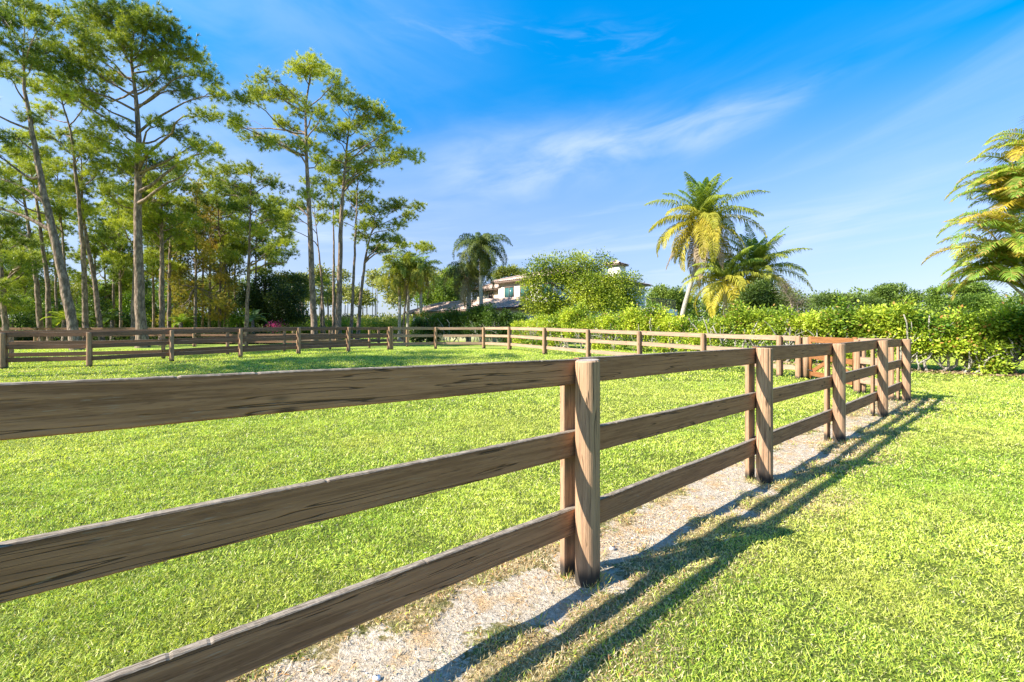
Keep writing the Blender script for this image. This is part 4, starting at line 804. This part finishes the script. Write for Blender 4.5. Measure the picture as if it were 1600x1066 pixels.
palm('queen_palm', 'dark queen palm with brown dead fronds just left of the tall queen palm', [(732, 530), (732, 480), (734, 428)], 35, 3.0, 30, lf=.66, nleaf=70, emax=60, emin=-60, bend=1.8, bmin=.9, droop=1.0, plume=.7, old=(.15, .13, .05), yng=(.045, .075, .025), wide=.035, rt=.19, dead=5, yel=.8)
for (px, yc, lb, sc_) in ((624, 428, 'leftmost of the three yellow green queen palms right of the wood', 1.0), (637, 420, 'middle one of the three yellow green queen palms right of the wood', 1.05), (657, 424, 'rightmost and greener of the three queen palms right of the wood', 1.0)):
    palm('queen_palm', lb, [(px, 522), (px + .5, 480), (px + 1, yc)], 46 + (px == 637) * 3, 3.0 * sc_, 26, lf=.75, nleaf=50, emax=75, emin=-65, bend=1.8, bmin=.8, droop=1.0, plume=.6, old=(.42, .40, .06), yng=(.12, .18, .03), wide=.06, rt=.16, dead=2, group='queen palms beyond the paddock')
# fan palms
def fan_palm(label, px, D, yc, Rf, n=22):
    T = np.array([P(px, 520, D), P(px, yc, D)]); T[0][2] = .3; root = thing('fan_palm', T[0], label, 'palm tree', 'fan palms behind the wood'); g = Geo()
    g.tube(interp_poly(T, np.linspace(0, 1, 10)), .17, 10, wob=.12); part('trunk', g, M_bark2, root); g = Geo()
    for k in range(n):
        a_ = k * 2.4; e_ = R(75 - 130 * k / n); d = np.array([math.cos(a_) * math.cos(e_), math.sin(a_) * math.cos(e_), math.sin(e_)]); b_ = T[1] + d * Rf * .5; g.tube([T[1], b_], .015, 3, (.2, .22, .05), caps=False)
        m_ = 16; s1 = nrm(np.cross(d, [0, 0, 1.])); an = np.linspace(-1.2, 1.2, m_)[:, None]; dd = np.cos(an) * d + np.sin(an) * s1; dd = nrm(dd + [0, 0, -.25])
        g.leaves(np.tile(b_, (m_, 1)), dd, np.tile(nrm(np.cross(d, s1)) + .01, (m_, 1)), Rf * .62, .07, col_lerp((.05, .09, .02), (.20, .25, .05), rng.random(m_)))
    part('crown', g, M_frond, root); return root
fan_palm('fan palm seen between the two tall pines against open sky', 503, 48, 450, 1.5)
fan_palm('left one of two fan palms right of the dark drooping tree', 466, 52, 460, 1.4)
fan_palm('right one of two fan palms right of the dark drooping tree', 473, 54, 452, 1.3)
# low palms (cycad like rosettes) under the wood
def rosette(label, px, D, yc, Ln, nf, ca, cb):
    c = P(px, yc, D); b_ = np.array([c[0], D, float(gz(c[0], D)) - .05]); root = thing('low_palm', b_, label, 'palm', 'low palms under the pines'); g = Geo(); g.tube([b_, c], [.14, .11], 8); part('trunk', g, M_bark2, root)
    for k in range(nf):
        g = frond(c, k * 2.4, R(65 - 60 * k / nf), 1.3, Ln * rng.uniform(.8, 1.1), .35, 18, ca, cb, .35, .07); part('frond', g, M_frond, root)
rosette('bright yellow green low palm just left of the leaning pine foot', 100, 30, 500, 1.3, 11, (.18, .26, .03), (.45, .50, .06))
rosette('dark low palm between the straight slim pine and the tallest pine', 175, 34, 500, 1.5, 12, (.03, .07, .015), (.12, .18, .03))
rosette('bright low palm right of the straight dark pine', 283, 36, 504, 1.3, 11, (.10, .19, .02), (.28, .38, .05))
rosette('blue green low palm at the left foot of the dark drooping tree', 395, 36, 500, 1.4, 12, (.06, .12, .05), (.20, .30, .12))
rosette('green low palm left of the straight slim pine', 120, 38, 500, 1.3, 10, (.06, .12, .02), (.20, .28, .04))
# areca palm at the right edge
acl = thing('areca_palm', (14.45, 11.8, float(gz(14.4, 11.8))), 'large yellow orange feathery areca palm cut by the right edge', 'palm tree')
tops = [(1655, 268), (1632, 300), (1610, 335), (1665, 345), (1588, 372), (1635, 395), (1612, 425), (1600, 462), (1680, 420), (1700, 300)]
for _q in (0,): tops += [(1578, 330), (1566, 400), (1625, 245), (1572, 440), (1600, 290), (1590, 410)]
b0 = np.array([14.45, 11.8, float(gz(14.4, 11.8)) - .05])
for k, (x_, y_) in enumerate(tops):
    Dk = 11.8 + rng.uniform(-.7, .7); tp = P(x_ + 2, min(y_, 452), Dk); g = Geo(); cp = curve_pts(b0 + [rng.normal() * .2, rng.normal() * .2, 0], tp, 9, wob=.01)
    cp[:, 0] += np.sin(np.linspace(0, math.pi, 9)) * .35
    g.tube(cp, np.linspace(.05, .03, 9), 8, (.4, .38, .12)); part('stem', g, M_palm, acl, smooth=True)
    for q in range(8):
        az_ = R(-90) + rng.normal() * 1.0 if q < 6 else rng.random() * 6.28; yv = rng.random()
        old = np.array((.60, .47, .05)) if yv < .15 else np.array((.42, .50, .06)) if yv < .52 else np.array((.24, .38, .05))
        g = frond(tp, az_, R(rng.uniform(28, 84)), rng.uniform(1.6, 2.3), rng.uniform(1.35, 1.9), .58, 62, old * .6, old, .6, .021, .05, .35, tipc=(.42, .30, .08)); part('frond', g, M_frond, acl)
# ------------------------------------------------------------------ the house
E1 = nrm(np.array([-.7, .714])); E2 = nrm(np.array([.714, .7])); HC = np.array([5.06, 40.])
house = thing('house', (HC[0], HC[1], .3), 'two storey white and cream house with clay tile hip roof, chimney and balcony', 'house')
def hp(a_, b_, z_): p = HC + E1 * a_ + E2 * b_; return np.array([p[0], p[1], z_])
Rot = np.array([[E1[0], E2[0], 0], [E1[1], E2[1], 0], [0, 0, 1.]])
def hbox(g, a0, a1, b0_, b1, z0, z1): g.box(hp((a0 + a1) / 2, (b0_ + b1) / 2, (z0 + z1) / 2), (a1 - a0, b1 - b0_, z1 - z0), rot=Rot)
def roofplane(g, e0, e1, r0, r1, pitch=.28, amp=.045):
    """corrugated tile plane: eave e0-e1, ridge r0-r1"""
    n_ = max(3, int(np.linalg.norm(e1 - e0) / pitch)) * 6 + 1; f_ = np.linspace(0, 1, n_)[:, None]; ea = e0 * (1 - f_) + e1 * f_; ra = r0 * (1 - f_) + r1 * f_; nn = np.cross(e1 - e0, (r0 + r1) / 2 - e0); nn = nn / np.linalg.norm(nn); nn = nn if nn[2] > 0 else -nn
    w_ = np.abs(np.sin(np.arange(n_) * math.pi / 6))[:, None] * amp * nn; rows = 10; V_ = []
    for q in range(rows + 1):
        u = q / rows; V_.append(ea * (1 - u) + ra * u + w_ * (1 if q < rows else .3))
        if q < rows: u2 = (q + 1) / rows - .001; V_.append(ea * (1 - u2) + ra * u2 + w_ - nn * .025)
    V_ = np.array(V_); nr_ = len(V_); i_ = np.arange(nr_ - 1)[:, None] * n_; j_ = np.arange(n_ - 1)[None]; g.add(V_.reshape(-1, 3), np.stack([i_ + j_, i_ + j_ + 1, i_ + n_ + j_ + 1, i_ + n_ + j_], -1).reshape(-1, 4))
def hip(parent, a0, a1, b0_, b1, ze, rise, over=.55, name='roof'):
    a0 -= over; a1 += over; b0_ -= over; b1 += over; g = Geo(); wa, wb = a1 - a0, b1 - b0_; m_ = min(wa, wb) / 2
    c_ = [hp(a0, b0_, ze), hp(a1, b0_, ze), hp(a1, b1, ze), hp(a0, b1, ze)]
    if wa > wb: r0, r1 = hp(a0 + m_, (b0_ + b1) / 2, ze + rise), hp(a1 - m_, (b0_ + b1) / 2, ze + rise); pl = [(c_[0], c_[1], r0, r1), (c_[2], c_[3], r1, r0), (c_[1], c_[2], r1, r1), (c_[3], c_[0], r0, r0)]
    else: r0, r1 = hp((a0 + a1) / 2, b0_ + m_, ze + rise), hp((a0 + a1) / 2, b1 - m_, ze + rise); pl = [(c_[0], c_[1], r0, r0), (c_[1], c_[2], r0, r1), (c_[2], c_[3], r1, r1), (c_[3], c_[0], r1, r0)]
    for p_ in pl: roofplane(g, *p_)
    for p_ in ((c_[0], r0), (c_[1], r0 if wa <= wb else r1), (r0, r1)):
        if np.linalg.norm(p_[0] - p_[1]) > .1: g.tube([p_[0] + [0, 0, .03], p_[1] + [0, 0, .05]], .11, 8)
    rf = part(name, g, M_tile, parent)
    g = Geo(); hbox(g, a0 + .05, a1 - .05, b0_ + .05, b1 - .05, ze - .16, ze - .035); part('eave', g, M_trim, rf); return rf
g = Geo(); hbox(g, 0, 9.2, 0, 13.0, .2, 6.2); mw = part('wall', g, M_stucco, house)
hip(house, 0, 9.2, 0, 13.0, 6.32, 1.5)
# projecting cream wing to the left with the small window
g = Geo(); hbox(g, 8.6, 13.2, .55, 7, .2, 5.62); part('wall', g, M_cream, house, label='cream painted wing wall')
g = Geo(); hbox(g, 8.55, 13.26, .49, 7.05, 2.5, 4.70); part('wall_band', g, M_stucco, house)
hip(house, 9.3, 13.2, .4, 7, 5.74, 1.0, .45)
def window(a_, z_, w_, h_, face_b, glass=M_glass):
    g = Geo()
    for (aa, ww, zz, h2) in ((a_ - w_ / 2, .09, z_, h_ + .18), (a_ + w_ / 2, .09, z_, h_ + .18), (a_, .05, z_, h_), (a_, w_, z_ + h_ / 2 + .045, .09), (a_, w_, z_ - h_ / 2 - .045, .09)):
        hbox(g, aa - ww / 2, aa + ww / 2, face_b - .05, face_b + .03, zz - h2 / 2, zz + h2 / 2)
    wf = part('window', g, M_trim, house); g = Geo(); hbox(g, a_ - w_ / 2 + .05, a_ + w_ / 2 - .05, face_b - .02, face_b + .01, z_ - h_ / 2, z_ + h_ / 2); part('pane', g, glass, wf)
window(10.9, 5.0, .55, .55, .49, M_dglass)
window(7.6, 5.15, 1.3, 1.05, 0); window(5.4, 5.15, 1.3, 1.05, 0); window(2.6, 5.15, 1.3, 1.05, 0)
# single storey wing roof in front, reaching left
g = Geo(); hbox(g, 2.0, 18.6, -4.2, .3, .2, 3.25); part('wall', g, M_stucco, house)
hip(house, 2.0, 18.6, -4.2, .1, 3.36, 1.0, .6, 'roof')
# chimney
cc = P(964, 517, 46); ca_ = (cc[:2] - HC) @ E1; cb_ = (cc[:2] - HC) @ E2
g = Geo(); hbox(g, ca_ - .62, ca_ + .62, cb_ - .62, cb_ + .62, 6.2, 7.95); ch = part('chimney', g, M_stucco, house); hip(ch, ca_ - .62, ca_ + .62, cb_ - .62, cb_ + .62, 8.03, .32, .28, 'chimney_cap')
# balcony and parapet on the right
bp = P(1007, 517, 44); ba = (bp[:2] - HC) @ E1; bb = (bp[:2] - HC) @ E2
g = Geo(); hbox(g, -3.4, -.02, 8.0, 13.5, .2, 3.55); pw = part('balcony', g, M_stucco, house)
g = Geo()
for z_ in (3.75, 4.5):
    for seg in (((-3.3, 8.1), (-3.3, 13.4)), ((-3.3, 8.1), (-.1, 8.1))): g.tube([hp(*seg[0], z_), hp(*seg[1], z_)], .025, 6)
for k in range(36): g.tube([hp(-3.3, 8.1 + k * .15, 3.55), hp(-3.3, 8.1 + k * .15, 4.5)], .012, 4, caps=False)
for k in range(22): g.tube([hp(-3.3 + k * .15, 8.1, 3.55), hp(-3.3 + k * .15, 8.1, 4.5)], .012, 4, caps=False)
part('railing', g, M_iron, pw)
